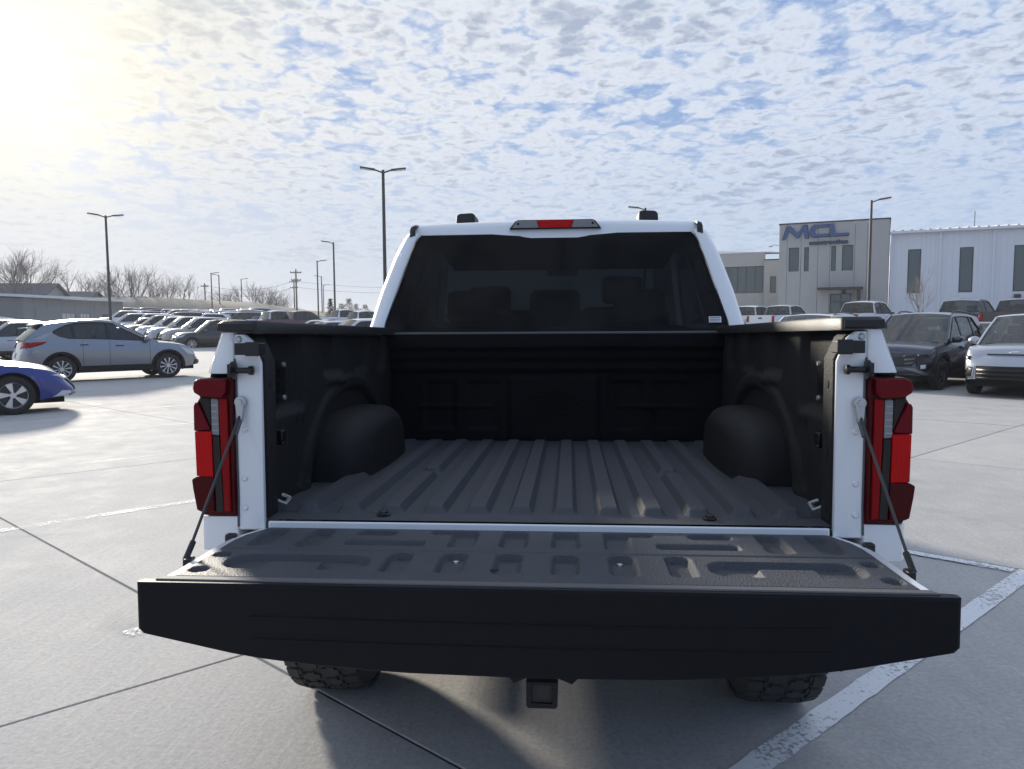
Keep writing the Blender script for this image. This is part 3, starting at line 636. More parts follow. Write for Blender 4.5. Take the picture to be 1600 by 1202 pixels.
for s in (-1, 1):
    rows = [[(s * wall_x(y, z), y, z) for y in lin(.05, 1.70, 150)] for z in lin(0, .53, 60)]
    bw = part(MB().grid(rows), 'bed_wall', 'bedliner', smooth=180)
    # wheelhouse: rounded hump from floor and wall
    rows = []
    for k in range(25):
        t = k / 24; inn = .66 + (1 - t) * 0.; x = .668 + .18 * t
        sc = (1 - (1 - t) ** 5 * .30)
        row = []
        for j in range(49):
            a = math.pi * j / 48; c_, s_ = math.cos(a), math.sin(a); ex = 2 / 3.4
            yy = 1.0 + .44 * sc * math.copysign(abs(c_) ** ex, c_); z_ = .232 * (1 - (1 - t) ** 5 * .24) * abs(s_) ** ex
            row.append((s * x, yy, z_))
        rows.append(row)
    wh = MB().grid(rows); n = 49
    r0 = rows[0]; inner = [[(s * (.668 - .012 * (1 - q * q)), 1.0 + (p[1] - 1.0) * q, p[2] * q) for p in r0] for q in (1, .85, .6, .3, .02)]
    wh.grid(inner)
    part(wh, 'wheelhouse', 'bedliner', smooth=60, merge=.0005)
    # tie-down plate with two slots
    def P(y0, y1, z0, z1): return [(y0, z0), (y1, z0), (y1, z1), (y0, z1)]
    x0, x1 = (.838, .85) if s > 0 else (-.85, -.838)
    pl_ = part(plate(P(.175, .30, .318, .445), [P(.215, .25, .392, .42), P(.215, .25, .352, .38)], x0, x1, 0), 'tie_down_plate', 'black_trim')
    MB().box(*sorted((s * .853, s * .8532)), .20, .265, .345, .425).build('slot_backing', MATS['zinc'], pl_)
    for y, z in ((.19, .434), (.285, .434), (.19, .328), (.285, .328)):
        MB().lathe([(-s * .006, 0), (-s * .006, .007), (0, .009)], 8, (s * .838, y, z), 0).build('screw', MATS['zinc'], pl_)
    tp = part(MB().box(*sorted((s * .80, s * .825)), .16, .20, .20, .235).box(*sorted((s * .80, s * .825)), .165, .195, .19, .1995), 'wall_clip', 'black_trim', bevel=.003)
    part(MB().tube([(s * .80, .15, .04), (s * .775, .15, .03), (s * .775, .11, .02), (s * .80, .11, .03)], .006, 6), 'cleat', 'zinc')
    # inner return of the pillar
    pr = part(MB().prism([(.786, -.0), (.786, .455), (.812, .515), (.83, .531), (.90, .531), (.90, -.0)], .004, .085, 1) if s > 0 else MB().prism([(.786, -.0), (.786, .455), (.812, .515), (.83, .531), (.90, .531), (.90, -.0)], .004, .085, 1).mirror(), 'pillar_return', 'bedliner', bevel=.006)
    for z in (.385, .20, .045): MB().lathe([(0, 0), (-s * .001, .011), (-s * .0012, 0)], 12, (s * .785, .045, z), 0).build('access_hole', MATS['chassis'], pr)
    # white pillar jamb
    jp = [(.79, -.03), (.79, .45), (.815, .512), (.835, .53), (.868, .53), (.868, -.03)]
    jb = MB().prism(jp, -.012, .0035, 1); jb = part(jb if s > 0 else jb.mirror(), 'pillar_jamb', 'white_paint', bevel=.005)
    for x, z in ((.852, .515), (.842, .26), (.845, .12), (.846, .035)):
        MB().lathe([(-.0165, 0), (-.0165, .006), (-.0135, .009), (-.0125, .0095)], 12, (s * x, 0, z), 1).build('jamb_screw', MATS['white_paint' if z < .3 else 'zinc'], jb, smooth=40)
    sm = MB().tube([(s * .8665, -.014, .46), (s * .862, -.014, .44), (s * .862, -.014, .33), (s * .866, -.014, .30), (s * .864, -.014, .06), (s * .867, -.014, -.02)], .0028, 6); sm.build('seam', MATS['grey_trim'], jb)
    # fender corner above and below the lamp
    def fx(z): return float(np.interp(z, [-.55, -.45, -.30, -.08, .1, .3, .42, .535], [.93, .955, .985, .988, .985, .972, .957, .914]))
    for z0, z1, nm in ((.419, .534, 'fender_corner'), (-.088, .010, 'fender_corner')):
        rows = []
        for z in lin(z0, z1, 7):
            X = fx(z); rows.append([(s * .866, .05, z), (s * .866, -.008, z), (s * .869, -.015, z), (s * (X - .040), -.020, z), (s * (X - .018), -.014, z), (s * (X - .005), .005, z), (s * X, .028, z), (s * (X - .006), .034, z)])
        m = MB().grid(rows); m.grid([rows[0], [(s * .87, .1, z0)] * 8]); m.grid([rows[-1], [(s * .87, .1, z1)] * 8])
        part(m, nm, 'white_paint', smooth=40)
    # rubber buffer and striker pin
    part(MB().box(*sorted((s * .775, s * .845)), -.062, -.013, .472, .505).box(*sorted((s * .772, s * .812)), -.068, -.0625, .469, .508), 'rubber_buffer', 'black_plastic', bevel=.006)
    pn = part(MB().lathe([(-s * .0, 0), (-s * .0, .026), (-s * .006, .026), (-s * .010, .0085), (-s * .050, .0085), (-s * .050, .013), (-s * .060, .013), (-s * .062, 0)], 16, (s * .866, -.03, .428), 0), 'striker_pin', 'black_trim', smooth=40)
    MB().box(*sorted((s * .8665, s * .874)), -.045, -.012, .41, .446).build('pin_bracket', MATS['black_trim'], pn)
    # tailgate cable: eyelet, sleeve, wire, end
    ez = .338
    c = part(MB().tube([(s * .848, -.028, ez - .035), (s * .8535, -.105, ez - .12 * 1.03 + .0), (s * .866, -.305, -.012)], .0038, 8), 'support_cable', 'cable', smooth=60)
    MB().lathe([(-.036, 0), (-.036, .008), (-.030, .009), (-.028, .0165), (-.016, .0165), (-.013, .009)], 16, (s * .847, 0, ez), 1).build('cable_eyelet', MATS['zinc'], c, smooth=40)
    MB().hexa([(s * .838, -.034, ez - .052), (s * .856, -.034, ez - .052), (s * .856, -.024, ez - .052), (s * .838, -.024, ez - .052), (s * .834, -.034, ez), (s * .860, -.034, ez), (s * .860, -.026, ez), (s * .834, -.026, ez)]).build('cable_tab', MATS['zinc'], c, bevel=.003)
    MB().tube([(s * .8475, -.026, ez - .045), (s * .850, -.055, ez - .085)], .0075, 10).build('cable_sleeve', MATS['grey_trim'], c, smooth=60)
    MB().tube([(s * .8645, -.283, .009), (s * .868, -.318, -.028)], .0075, 10).build('cable_end', MATS['black_plastic'], c, smooth=60)
    # rail cap
    rows = []
    sec = [(.795, .533), (.795, .562), (.800, .568), (.895, .568), (.906, .562), (.917, .545), (.916, .536)]
    for y in [-.028, -.024] + lin(-.015, 1.735, 12):
        e_ = 0 if y > -.016 else (.010 if y < -.026 else .004)
        dz_ = 0 if y > .12 else -.004
        rows.append([(s * (x + (e_ if x < .86 else -e_)), y, z - (e_ if z > .55 else -e_ * .3)) for x, z in sec])
    rc = MB().grid(rows); rc.add(rows[0], [tuple(range(7))]); rc.add(rows[-1], [tuple(range(7))]); rc.grid([[r[0], r[-1]] for r in rows])
    part(rc, 'rail_cap', 'black_plastic', smooth=45)
    part(MB().box(*sorted((s * .80, s * .904)), -.034, -.0285, .538, .561), 'rail_end_cap', 'black_trim', bevel=.004)
    # tail lamp
    def lx(c_): return .808 + c_ * .000357
    def lz(c_): return .4394 - c_ * .000372
    def lens(poly, y0, y1, nm, m, par=None, bev=.003):
        pp = [(lx(a), lz(b)) for a, b in poly]; q = MB().prism(pp, y0, y1, 1); q = q if s > 0 else q.mirror()
        if par is None: return part(q, nm, m, bevel=bev)
        return q.build(nm, MATS[m], par, bevel=bev)
    lb = lens([(172, 85), (440, 90), (470, 110), (470, 200), (445, 235), (480, 285), (478, 860), (508, 868), (485, 1040), (455, 1115), (440, 1145), (165, 1150), (168, 600)], -.022, .16, 'tail_lamp', 'lamp_dark', bev=.008)
    lens([(205, 98), (420, 95), (462, 112), (474, 160), (466, 195), (415, 225), (235, 232), (212, 200)], -.042, -.0225, 'lens', 'lamp_gloss', lb, .003)
    lens([(212, 242), (282, 242), (262, 1105), (203, 1110)], -.031, -.0225, 'lens', 'lamp_red_bar', lb)
    lens([(287, 245), (345, 243), (342, 520), (285, 525)], -.030, -.0225, 'lens', 'lamp_clear', lb)
    lens([(284, 530), (340, 526), (328, 1112), (264, 1112)], -.030, -.0225, 'lens', 'lamp_smoke', lb)
    lens([(350, 240), (440, 236), (437, 268), (350, 470)], -.029, -.0225, 'lens', 'lamp_smoke', lb)
    lens([(348, 482), (441, 278), (468, 272), (482, 300), (483, 490)], -.035, -.0225, 'lens', 'lamp_gloss', lb, .003)
    lens([(345, 492), (478, 492), (472, 836), (338, 841)], -.034, -.0225, 'lens', 'lamp_red', lb, .002)
    lens([(336, 842), (476, 842), (514, 862), (505, 940), (478, 1095), (440, 1112), (332, 1112)], -.034, -.0225, 'lens', 'lamp_dark', lb, .003)
    for k in range(5): lens([(290, 290 + 48 * k), (341, 290 + 48 * k), (341, 296 + 48 * k), (290, 296 + 48 * k)], -.0315, -.0302, 'lens_rib', 'steel', lb, 0)
# --- bulkhead
def bulk_y(x, z):
    y = 1.703
    y += -.03 * ss(z, .455, .468) + .02 * ss(z, .415, .40) * 1 + .025 * ss(z, .36, .34)
    y -= .022 * ss(abs(x - .0), .235, .215) * ss(z, .335, .31)
    for a in (.36, .58): y += .014 * ss(abs(abs(x) - a), .085, .07) * ss(z, .30, .285) * ss(z, .05, .065)
    y -= .01 * ss(abs(z - .17), .012, .006) * ss(abs(x), .30, .32) * ss(abs(x), .7, .68)
    return y
bh = part(MB().grid([[(x, bulk_y(x, z), z) for x in lin(-.83, .83, 140)] for z in lin(0, .535, 70)]), 'bulkhead', 'bedliner_shaded', smooth=180)
em = MB().tube([(.153 * math.cos(t), 1.7035, .2 + .058 * math.sin(t)) for t in lin(0, 2 * math.pi, 41)], .0028, 6).tube([(.142 * math.cos(t), 1.7035, .2 + .050 * math.sin(t)) for t in lin(0, 2 * math.pi, 41)], .0015, 5)
scr = [[(-.105, .215), (-.095, .228), (-.06, .232), (-.02, .226), (.0, .222)], [(-.055, .230), (-.066, .20), (-.078, .178), (-.092, .172), (-.102, .180)], [(-.085, .203), (-.06, .206), (-.045, .203)],
       [(-.03, .205), (-.042, .195), (-.036, .178), (-.02, .178), (-.012, .192), (-.02, .206), (-.03, .205)], [(-.012, .192), (.005, .2), (.013, .207), (.008, .19), (.004, .178)], [(.012, .204), (.025, .207), (.034, .2)],
       [(.075, .204), (.058, .204), (.045, .19), (.05, .176), (.064, .177), (.075, .195), (.09, .232), (.078, .192), (.08, .178), (.095, .180), (.108, .19)]]
for p in scr:
    sx = [q[0] for q in p]; fxx = [(p[i][0] + (p[min(i + 1, len(p) - 1)][0] - p[i][0]) * t, p[i][1] + (p[min(i + 1, len(p) - 1)][1] - p[i][1]) * t) for i in range(len(p) - 1) for t in (0, .5)] + [p[-1]]
    em.tube([(x * 1.05, 1.7035, z) for x, z in fxx], .0034, 6)
em.build('oval_emblem', MATS['bedliner_shaded'], bh, smooth=60)
part(MB().hexa([(-.86, 1.675, .530), (.86, 1.675, .530), (.86, 1.745, .530), (-.86, 1.745, .530), (-.86, 1.672, .543), (.86, 1.672, .543), (.86, 1.742, .546), (-.86, 1.742, .546)]), 'bulkhead_cap', 'grey_trim', bevel=.005)
# --- tailgate, lowered
def pock(x, y):
    a = abs(x)
    def rr(x0, x1, y0, y1, r=.018):
        cx, cy, hx, hy = (x0 + x1) / 2, (y0 + y1) / 2, (x1 - x0) / 2 - r, (y1 - y0) / 2 - r
        qx, qy = abs(a - cx) - hx, abs(y - cy) - hy
        return math.hypot(max(qx, 0), max(qy, 0)) + min(max(qx, qy), 0) - r
    d = min(rr(.168, .305, -.068, -.028), rr(.168, .238, -.195, -.028), rr(.032, .105, -.188, -.028), rr(.395, .508, -.085, -.036), rr(.30, .512, -.185, -.132), rr(.573, .638, -.205, -.030), rr(.704, .766, -.205, -.034),
            rr(.035, .102, -.408, -.25), rr(.171, .236, -.408, -.25), rr(.306, .368, -.408, -.25))
    lng = max(rr(.40, .752, -.398, -.283, .05), -rr(.512, .643, -.45, -.338, .012))
    d = min(d, lng)
    for yy in (-.289, -.412): d = min(d, math.hypot(a - .785, y - yy) - .024)
    return d
def gate_half(y): return float(np.interp(-y, [0, .1, .15, .2, .4, .475], [.775, .818, .826, .828, .826, .830]))
rows = []
for y in lin(-.0125, -.468, 84):
    hw = gate_half(y) - .006; row = []
    for q in lin(-1, 1, 300):
        x = q * hw; z = -.020 - .0165 * ss(-pock(x, y), -.002, .010)
        z -= .006 * ss(abs(y + .236), .006, .002)
        if abs(q) > .995 or y < -.466 or y > -.014: z -= .004
        row.append((x, y, z))
    rows.append(row)
gs = []
for y in [-.002, -.1, -.15, -.2, -.3, -.4, -.487]: gs.append((gate_half(y) + .018, y))
op = [(x, y) for x, y in gs] + [(-x, y) for x, y in gs[::-1]]
TG = part(MB().prism(op, -.10, -.038, 2), 'tailgate', 'white_paint', bevel=.004)
for s in (-1, 1):
    MB().prism([(s * x, y) for x, y in gs] + [(s * (gate_half(y) - .007), y) for x, y in gs[::-1]], -.0379, -.0255, 2).build('gate_edge', MATS['white_paint'], TG, bevel=.003)
MB().grid(rows).build('gate_liner', MATS['bedliner_lit'], TG, smooth=50)
# black top edge of the gate: deep curved beam
fr = [(-.879, -.020), (-.879, -.125)] + [(x, float(np.interp(abs(x), [0, .3, .49, .635, .879], [-.215, -.210, -.198, -.183, -.134]))) for x in lin(-.868, .868, 27)] + [(.879, -.125), (.879, -.020)]
gb = MB()
rings = []
for y, sc, dz in ((-.500, 1, 0), (-.513, .999, 0), (-.516, .992, -.004)):
    rings.append([(x * sc, y, -.11 + (z + .11 + (0 if z < -.05 else dz)) * (1 if y > -.515 else .97)) for x, z in fr])
back = [[(x * .985, -.44, max(z, -.12) if z < -.05 else -.035) for x, z in fr], [(x, -.484, z if z < -.05 else z - .002) for x, z in fr]]
gb.grid(back + rings, True); n = len(fr)
gb.prism([(x * .992, -.11 + (z + .11 - (0 if z < -.05 else .004)) * .97) for x, z in fr], -.5165, -.5155, 1)
gb.build('gate_outer_panel', MATS['gate_black'], TG, smooth=35)
for z0, d_ in ((-.085, .0015), (-.135, .0015)):
    MB().tube([(x, -.5172, z0 - .012 * math.cos(x * 1.6)) for x in lin(-.62, .62, 15)], .0020, 6).build('panel_crease', MATS['gate_black'], TG, smooth=60)
MB().prism([(-.845, -.4995), (-.835, -.474), (.835, -.474), (.845, -.4995)], -.0255, -.0165, 2).build('gate_edge_strip', MATS['grey_trim'], TG, bevel=.003)
for s in (-1, 1):
    MB().box(*sorted((s * .832, s * .862)), -.118, -.092, -.05, -.016).build('hinge_cover', MATS['black_trim'], TG, bevel=.006)
    MB().box(*sorted((s * .850, s * .868)), -.335, -.300, -.045, -.022).build('latch_pocket', MATS['black_trim'], TG, bevel=.004)
for x, y in ((-.2, -.275), (.2, -.275), (.3, -.4), (-.785, -.289), (.785, -.289), (-.785, -.412), (.785, -.412)):
    MB().lathe([(0, 0), (0, .009), (.004, .008), (.006, 0)], 10, (x, y, -.0365), 2).build('liner_screw', MATS['steel'], TG, smooth=40)
MB().box(-.105, -.085, -.383, -.373, -.0215, -.0195).build('liner_slot', MATS['chassis'], TG)
# --- outer body: bedsides, cab sides, front wings and hood as one skin
AX_R, AX_F, RW = 1.05, 4.67, .415
wz_r, wz_f = gz(AX_R) + RW, gz(AX_F) + RW
top = spline([(0, .534), (1.70, .540), (1.76, .560), (3.4, .58), (3.9, .57), (4.6, .53), (5.2, .47), (5.42, .38)])
def halfw(y): return 1 - .10 * ss(y, 4.9, 5.42) ** 2 - (.04 * ss(y, 5.25, 5.42))
def low(y):
    z = -.45 + .37 * ss(y, .45, .03)
    for ax, wz in ((AX_R, wz_r), (AX_F, wz_f)):
        if abs(y - ax) < .53: z = max(z, wz + math.sqrt(.53**2 - (y - ax)**2))
    return z
st = sorted(set([round(q, 3) for q in lin(.03, 5.42, 60)] + [round(ax + .5299 * math.cos(t), 3) for ax in (AX_R, AX_F) for t in lin(0, math.pi, 19)]))
for s in (-1, 1):
    rows = []
    for y in st:
        zl, zt = low(y), top(y); col_ = []
        for k in range(11):
            z = zl + (zt - zl) * k / 10; zr = -.55 + (z + .55) * (1.085 / (zt + .55)); col_.append((s * fx(min(.535, zr)) * halfw(y) if True else 0, y, z))
        rows.append(col_)
    bs = part(MB().grid(rows), 'body_side', 'white_paint', smooth=40)
    for ax, wz in ((AX_R, wz_r), (AX_F, wz_f)):
        m = MB(); rr_ = [[(s * (.992 + q), ax + (.53 + w_) * math.cos(t), wz + (.53 + w_) * math.sin(t)) for q, w_ in ((-.04, -.01), (.012, 0), (.012, .05), (-.01, .06))] for t in lin(-.12, math.pi + .12, 25)]
        m.grid(rr_).build('wheel_arch_trim', MATS['black_plastic'], bs, smooth=40)
    for y in (1.73, 2.62, 3.62): MB().box(*sorted((s * .955, s * .9885)), y - .003, y + .003, -.4, .36).build('door_gap', MATS['chassis'], bs)
    for y in (2.45, 3.45): MB().tube([(s * .975, y - .22, .40), (s * 1.0, y - .2, .40), (s * 1.0, y, .40), (s * .975, y + .02, .40)], .012, 8).build('door_handle', MATS['white_paint'], bs, smooth=60)
part(MB().grid([[(q * fx(.535) * halfw(y), y, top(y) + .05 * (1 - q * q) * ss(y, 5.42, 5.2) + .0) for q in lin(-1, 1, 15)] for y in lin(3.95, 5.42, 16)]), 'hood', 'white_paint', smooth=60)
part(MB().grid([[(q * .83, 5.42 + .05 * (1 - q * q), z) for q in lin(-1, 1, 9)] for z in lin(-.45, .38, 8)]), 'grille', 'black_plastic', smooth=60)
part(MB().box(-.97, .97, 5.30, 5.55, -.5, -.22), 'front_bumper', 'white_paint', bevel=.03)
part(MB().box(-.86, .86, .02, 5.3, -.30, -.24).box(-.50, -.40, -.0, 5.2, -.40, -.305).box(.40, .50, -.0, 5.2, -.40, -.305), 'chassis', 'chassis')
part(MB().box(-.94, .94, -.10, .03, -.30, -.17), 'rear_bumper', 'black_plastic', bevel=.02)
part(MB().box(-.64, .64, -.03, .05, -.402, -.33).box(-.31, .29, -.06, -.031, -.398, -.34), 'hitch_beam', 'chassis', bevel=.006)
hr = part(plate([(-.033, -.475), (.041, -.475), (.046, -.468), (.046, -.404), (-.038, -.404), (-.038, -.468)], [[(-.024, -.462), (.032, -.462), (.032, -.412), (-.024, -.412)]], -.12, .1), 'hitch_receiver', 'chassis')
MB().box(-.0235, .0315, -.112, -.10, -.4615, -.4125).build('hitch_plug', MATS['rubber'], hr)
part(MB().prism([(-.10, -.40), (-.075, -.43), (-.04, -.415), (-.04, -.40)], -.07, .0, 1).prism([(.048, -.40), (.048, -.415), (.085, -.43), (.115, -.40)], -.07, .0, 1), 'chain_bracket', 'chassis')
part(MB().tube([(-.7, AX_R, wz_r), (.7, AX_R, wz_r)], .05, 10).lathe([(-.2, .05), (-.12, .15), (.05, .17), (.16, .08), (.2, .05)], 14, (0, AX_R, wz_r), 0), 'rear_axle', 'chassis', smooth=50)
part(MB().tube([(.62, .9, -.38), (.66, .5, -.38), (.80, .3, -.38)], .035, 10), 'exhaust', 'steel', smooth=60)
part(MB().lathe([(-.10, .20), (-.10, .34), (-.06, .37), (.04, .37), (.08, .34), (.08, .20), (-.02, .16)], 32, (0, .62, -.42), 2, closed=True), 'spare_tyre', 'rubber', smooth=40)
part(MB().box(-.62, -.22, 1.9, 3.2, -.62, -.31), 'fuel_tank', 'chassis', bevel=.05)
part(MB().box(-.18, .2, 2.6, 4.3, -.64, -.31).box(-.38, .38, 4.2, 5.2, -.68, -.31), 'drivetrain', 'chassis', bevel=.05)
for s in (-1, 1): part(MB().box(*sorted((s * .84, s * 1.0)), 1.78, 3.75, -.60, -.53), 'running_board', 'black_plastic', bevel=.02)
# --- wheels
def truck_wheel(s, ax, wz):
    x0, x1 = .742, 1.018; w = MB(); xm = (x0 + x1) / 2; hw = (x1 - x0) / 2
    prof = [(-.95, .25), (-1.0, .29), (-1.02, .345), (-.97, .385), (-.88, .402), (-.45, .406), (0, .407), (.45, .406), (.88, .402), (.97, .385), (1.02, .345), (1.0, .29), (.95, .25)]
    w.lathe([(s * xm + hw * a, r) for a, r in prof], 56, (0, ax, wz), 0)
    wl_ = part(w, 'wheel', 'rubber', smooth=50)
    t = MB(); nb_ = 34
    def blk(xa, xb, ta, tb, r1=.4165, sk=0.):
        p = []
        for r in (.400, r1):
            for (x, tt) in ((xa, ta), (xb, ta + sk), (xb, tb + sk), (xa, tb)):
                rr_ = r - (.010 if abs(x) > .9 else 0) ; p.append((s * xm + hw * x, ax + rr_ * math.cos(tt), wz + rr_ * math.sin(tt)))
        t.hexa(p)
    st_ = 2 * math.pi / nb_
    for k in range(nb_):
        a = k * st_
        for sx in (-1, 1):
            blk(sx * .64, sx * .99, a + (.5 * st_ if sx > 0 else 0) + .05 * st_, a + (.5 * st_ if sx > 0 else 0) + .80 * st_, sk=.1 * st_)
            o_ = .25 * st_ + (.5 * st_ if sx > 0 else 0)
            for (xa, xb, ta, tb) in ((.06, .19, .18, .66), (.19, .40, .03, .84), (.40, .53, .2, .66)):
                blk(sx * xa, sx * (xb + .001), a + o_ + ta * st_, a + o_ + tb * st_, sk=0)
            blk(sx * .54, sx * .61, a + o_ + .75 * st_, a + o_ + 1.15 * st_)
    t.build('tread', MATS['rubber'], wl_)
    rm = MB().lathe([(s * (xm + .10), 0), (s * (xm + .11), .05), (s * (xm + .09), .07), (s * (xm + .08), .2), (s * (xm + .12), .235), (s * (xm + .135), .262)], 36, (0, ax, wz), 0); rm.build('rim', MATS['grey_trim'], wl_, smooth=40)
for s in (-1, 1):
    truck_wheel(s, AX_R, wz_r); truck_wheel(s, AX_F, wz_f)
# --- cab greenhouse
def gx(y, z):       # half width of the cab at a height
    return float(np.interp(z, [.545, .75, .95, 1.06, 1.10], [.962, .915, .855, .808, .775]))
# rear wall: pillars round the window
def yr(z): return 1.745 + (z - .545) * .425
def rear_band(inn, out, zs_): return [[(p * 1.0, yr(z) + .0, z) for p in (inn(z), out(z))] for z in zs_]
win_in = lambda z: float(np.interp(z, [.53, .60, .95, 1.045, 1.06], [.872, .862, .765, .735, .715]))
for s in (-1, 1):
    rows = []
    for z in lin(.52, 1.075, 22):
        a, b = win_in(z), gx(0, max(z, .545)); 
        rows.append([(s * a, yr(z) + .012, z), (s * a, yr(z) - .004, z), (s * (a + .012), yr(z) - .010, z), (s * (a + (b - a) * .55), yr(z) - .006, z), (s * (b - .025), yr(z) + .008, z), (s * (b - .006), yr(z) + .035, z), (s * b, yr(z) + .07, z), (s * b, yr(z) + .2, z)])
    part(MB().grid(rows), 'rear_pillar', 'white_paint', smooth=60)
    # side frame with windows
    outer = [(1.95, .545), (3.98, .575), (3.30, 1.07), (3.05, 1.085), (2.2, 1.09), (2.12, 1.075)]
    h1 = [(2.12, .60), (2.66, .60), (2.66, 1.02), (2.30, 1.02), (2.22, .99)]; h2 = [(2.74, .60), (3.70, .60), (3.28, .97), (3.15, 1.02), (2.74, 1.02)]
    pl_ = plate([p for p in outer], [h1, h2], 0, .03, 0); pl_.v = [(s * (gx(y, z) - x), y, z) for x, y, z in pl_.v]; pl_ = part(pl_, 'door_frame', 'white_paint')
    for h in (h1, h2):
        q = MB().prism([(y, z) for y, z in h], .012, .018, 0); q.v = [(s * (gx(y, z) - x), y, z) for x, y, z in q.v]; q.build('side_window', MATS['door_glass'], pl_)
    rm_ = [(s * (.722), 1.0 + 1.0, 1.052), (s * .748, 2.0, 1.100)]
    rows = []
    for y, zo in ((1.952, -.062), (1.962, -.012), (1.985, .0), (2.2, .02), (2.8, .05), (3.25, .03)):
        rows.append([(s * .738, y, 1.112 + zo), (s * .740, y, 1.122 + zo), (s * .764, y, 1.114 + zo), (s * .768, y, 1.103 + zo)])
    part(MB().grid(rows), 'roof_moulding', 'black_trim', smooth=60)
    mr_ = part(MB().box(*sorted((s * 1.02, s * 1.22)), 3.68, 3.80, .58, .84).box(*sorted((s * .94, s * 1.03)), 3.70, 3.76, .62, .67), 'side_mirror', 'white_paint', bevel=.03, seg=3)
    # roof pods
    part(MB().prism([(.49, 1.15), (.492, 1.262), (.506, 1.272), (.590, 1.268), (.604, 1.255), (.612, 1.15)], 2.55, 2.75, 1) if s > 0 else MB().prism([(.49, 1.15), (.492, 1.262), (.506, 1.272), (.590, 1.268), (.604, 1.255), (.612, 1.15)], 2.55, 2.75, 1).mirror(), 'roof_pod', 'black_plastic', bevel=.01)
rows = []
rzf = spline([(1.955, 1.052), (1.960, 1.065), (1.972, 1.105), (1.995, 1.128), (2.08, 1.148), (2.6, 1.195), (3.1, 1.175), (3.32, 1.11)])
for y in [1.955, 1.960, 1.966, 1.972, 1.982, 1.995, 2.03, 2.08] + lin(2.2, 3.32, 14):
    row = []
    for q in lin(-1, 1, 41):
        ed = abs(q); crown = .014 * (1 - q * q) if y > 1.97 else .0
        z = rzf(y) + crown - .012 - .075 * max(0, (ed - .90) / .10) ** 2.2 * (1 if y > 1.975 else .3)
        row.append((q * .805 * (1 if y > 1.99 else .985), y + .03 * q * q * (1 if y < 2.1 else 0), z))
    rows.append(row)
part(MB().grid(rows), 'roof', 'white_paint', smooth=50)
part(MB().grid([[(x, y, z) for x in lin(-.72, .72, 3)] for y, z in ((2.0, 1.052), (2.6, 1.05), (3.25, .985), (3.3, 1.07))]), 'headliner', 'grey_trim')
gl = [(-.868, .548), (.868, .548), (.862, .60), (.80, .82), (.76, .97), (.735, 1.04), (.70, 1.062), (.35, 1.068), (0, 1.070), (-.35, 1.068), (-.70, 1.062), (-.735, 1.04), (-.76, .97), (-.80, .82), (-.862, .60)]
rows = [[(q * (win_in(z) - .004), yr(z) - .0 + .012 * q * q, z) for q in lin(-1, 1, 25)] for z in lin(.545, 1.064, 16)]
RWn = part(MB().grid(rows), 'rear_window', 'privacy_glass', smooth=180)
def frit(): 
    m = MB()
    z0 = .545; m.grid([[(q * (win_in(z) - .005), yr(z) + .004 + .012 * q * q, z) for q in lin(-1, 1, 25)] for z in (.546, .562)]); m.grid([[(q * (win_in(z) - .005), yr(z) + .004 + .012 * q * q, z) for q in lin(-1, 1, 25)] for z in (1.045, 1.063)])
    for s in (-1, 1): m.grid([[(s * (win_in(z) - w), yr(z) + .016, z) for w in (.005, .022)] for z in lin(.546, 1.063, 12)])
    return m
frit().build('window_border', MATS['black_trim'], RWn)
MB().hexa([(.770, yr(.588) - .001, .588), (.830, yr(.588) + .000, .588), (.830, yr(.588) + .002, .588), (.770, yr(.588) + .002, .588), (.770, yr(.618) - .001, .618), (.830, yr(.618) + .0, .618), (.830, yr(.618) + .002, .618), (.770, yr(.618) + .002, .618)]).build('window_sticker', MATS['sticker'], RWn)
for z0, z1, m_ in ((.609, .614, 'sticker_blue'), (.600, .603, 'grey_trim'), (.594, .596, 'grey_trim')):
    MB().hexa([(.775, yr(z0) - .003, z0), (.824, yr(z0) - .002, z0), (.824, yr(z0) - .0015, z0), (.775, yr(z0) - .0015, z0), (.775, yr(z1) - .003, z1), (.824, yr(z1) - .002, z1), (.824, yr(z1) - .0015, z1), (.775, yr(z1) - .0015, z1)]).build('sticker_print', MATS[m_], RWn)
ch = part(MB().prism([(-.238, 1.086), (-.205, 1.128), (-.19, 1.134), (.198, 1.134), (.213, 1.128), (.246, 1.086)], 1.948, 1.99, 1), 'roof_brake_light', 'black_trim', bevel=.006)
MB().prism([(-.080, 1.091), (-.092, 1.130), (.100, 1.130), (.088, 1.091)], 1.940, 1.9475, 1).build('lens', MATS['lamp_red'], ch, bevel=.004)
for s in (-1, 1): MB().prism([(.004 + s * .085, 1.091), (.004 + s * .226, 1.091), (.004 + s * .200, 1.128), (.004 + s * .098, 1.130)], 1.941, 1.9475, 1).build('lens', MATS['lamp_clear'], ch, bevel=.003)
for x in (-.19, .2): MB().lathe([(1.9385, 0), (1.9385, .006), (1.941, .007)], 10, (x, 0, 1.112), 1).build('screw', MATS['chassis'], ch)
part(MB().grid([[(q * .78 * (1 - .14 * t), 4.02 - .72 * t + .05 * (1 - q * q) * (1 - t * .6), .60 + .475 * t) for q in lin(-1, 1, 15)] for t in lin(0, 1, 8)]), 'windshield', 'clear_glass', smooth=180)
part(MB().box(-.80, .80, 3.5, 3.74, .30, .72), 'dashboard', 'seat_dark', bevel=.04)
part(MB().box(-.86, .86, 1.86, 3.9, -.15, -.05).box(-.86, .86, 1.80, 1.86, -.1, .54), 'cab_floor', 'seat_dark')
part(MB().box(-.08, .14, 3.36, 3.40, .955, 1.02), 'mirror_inside', 'seat_dark', bevel=.015)
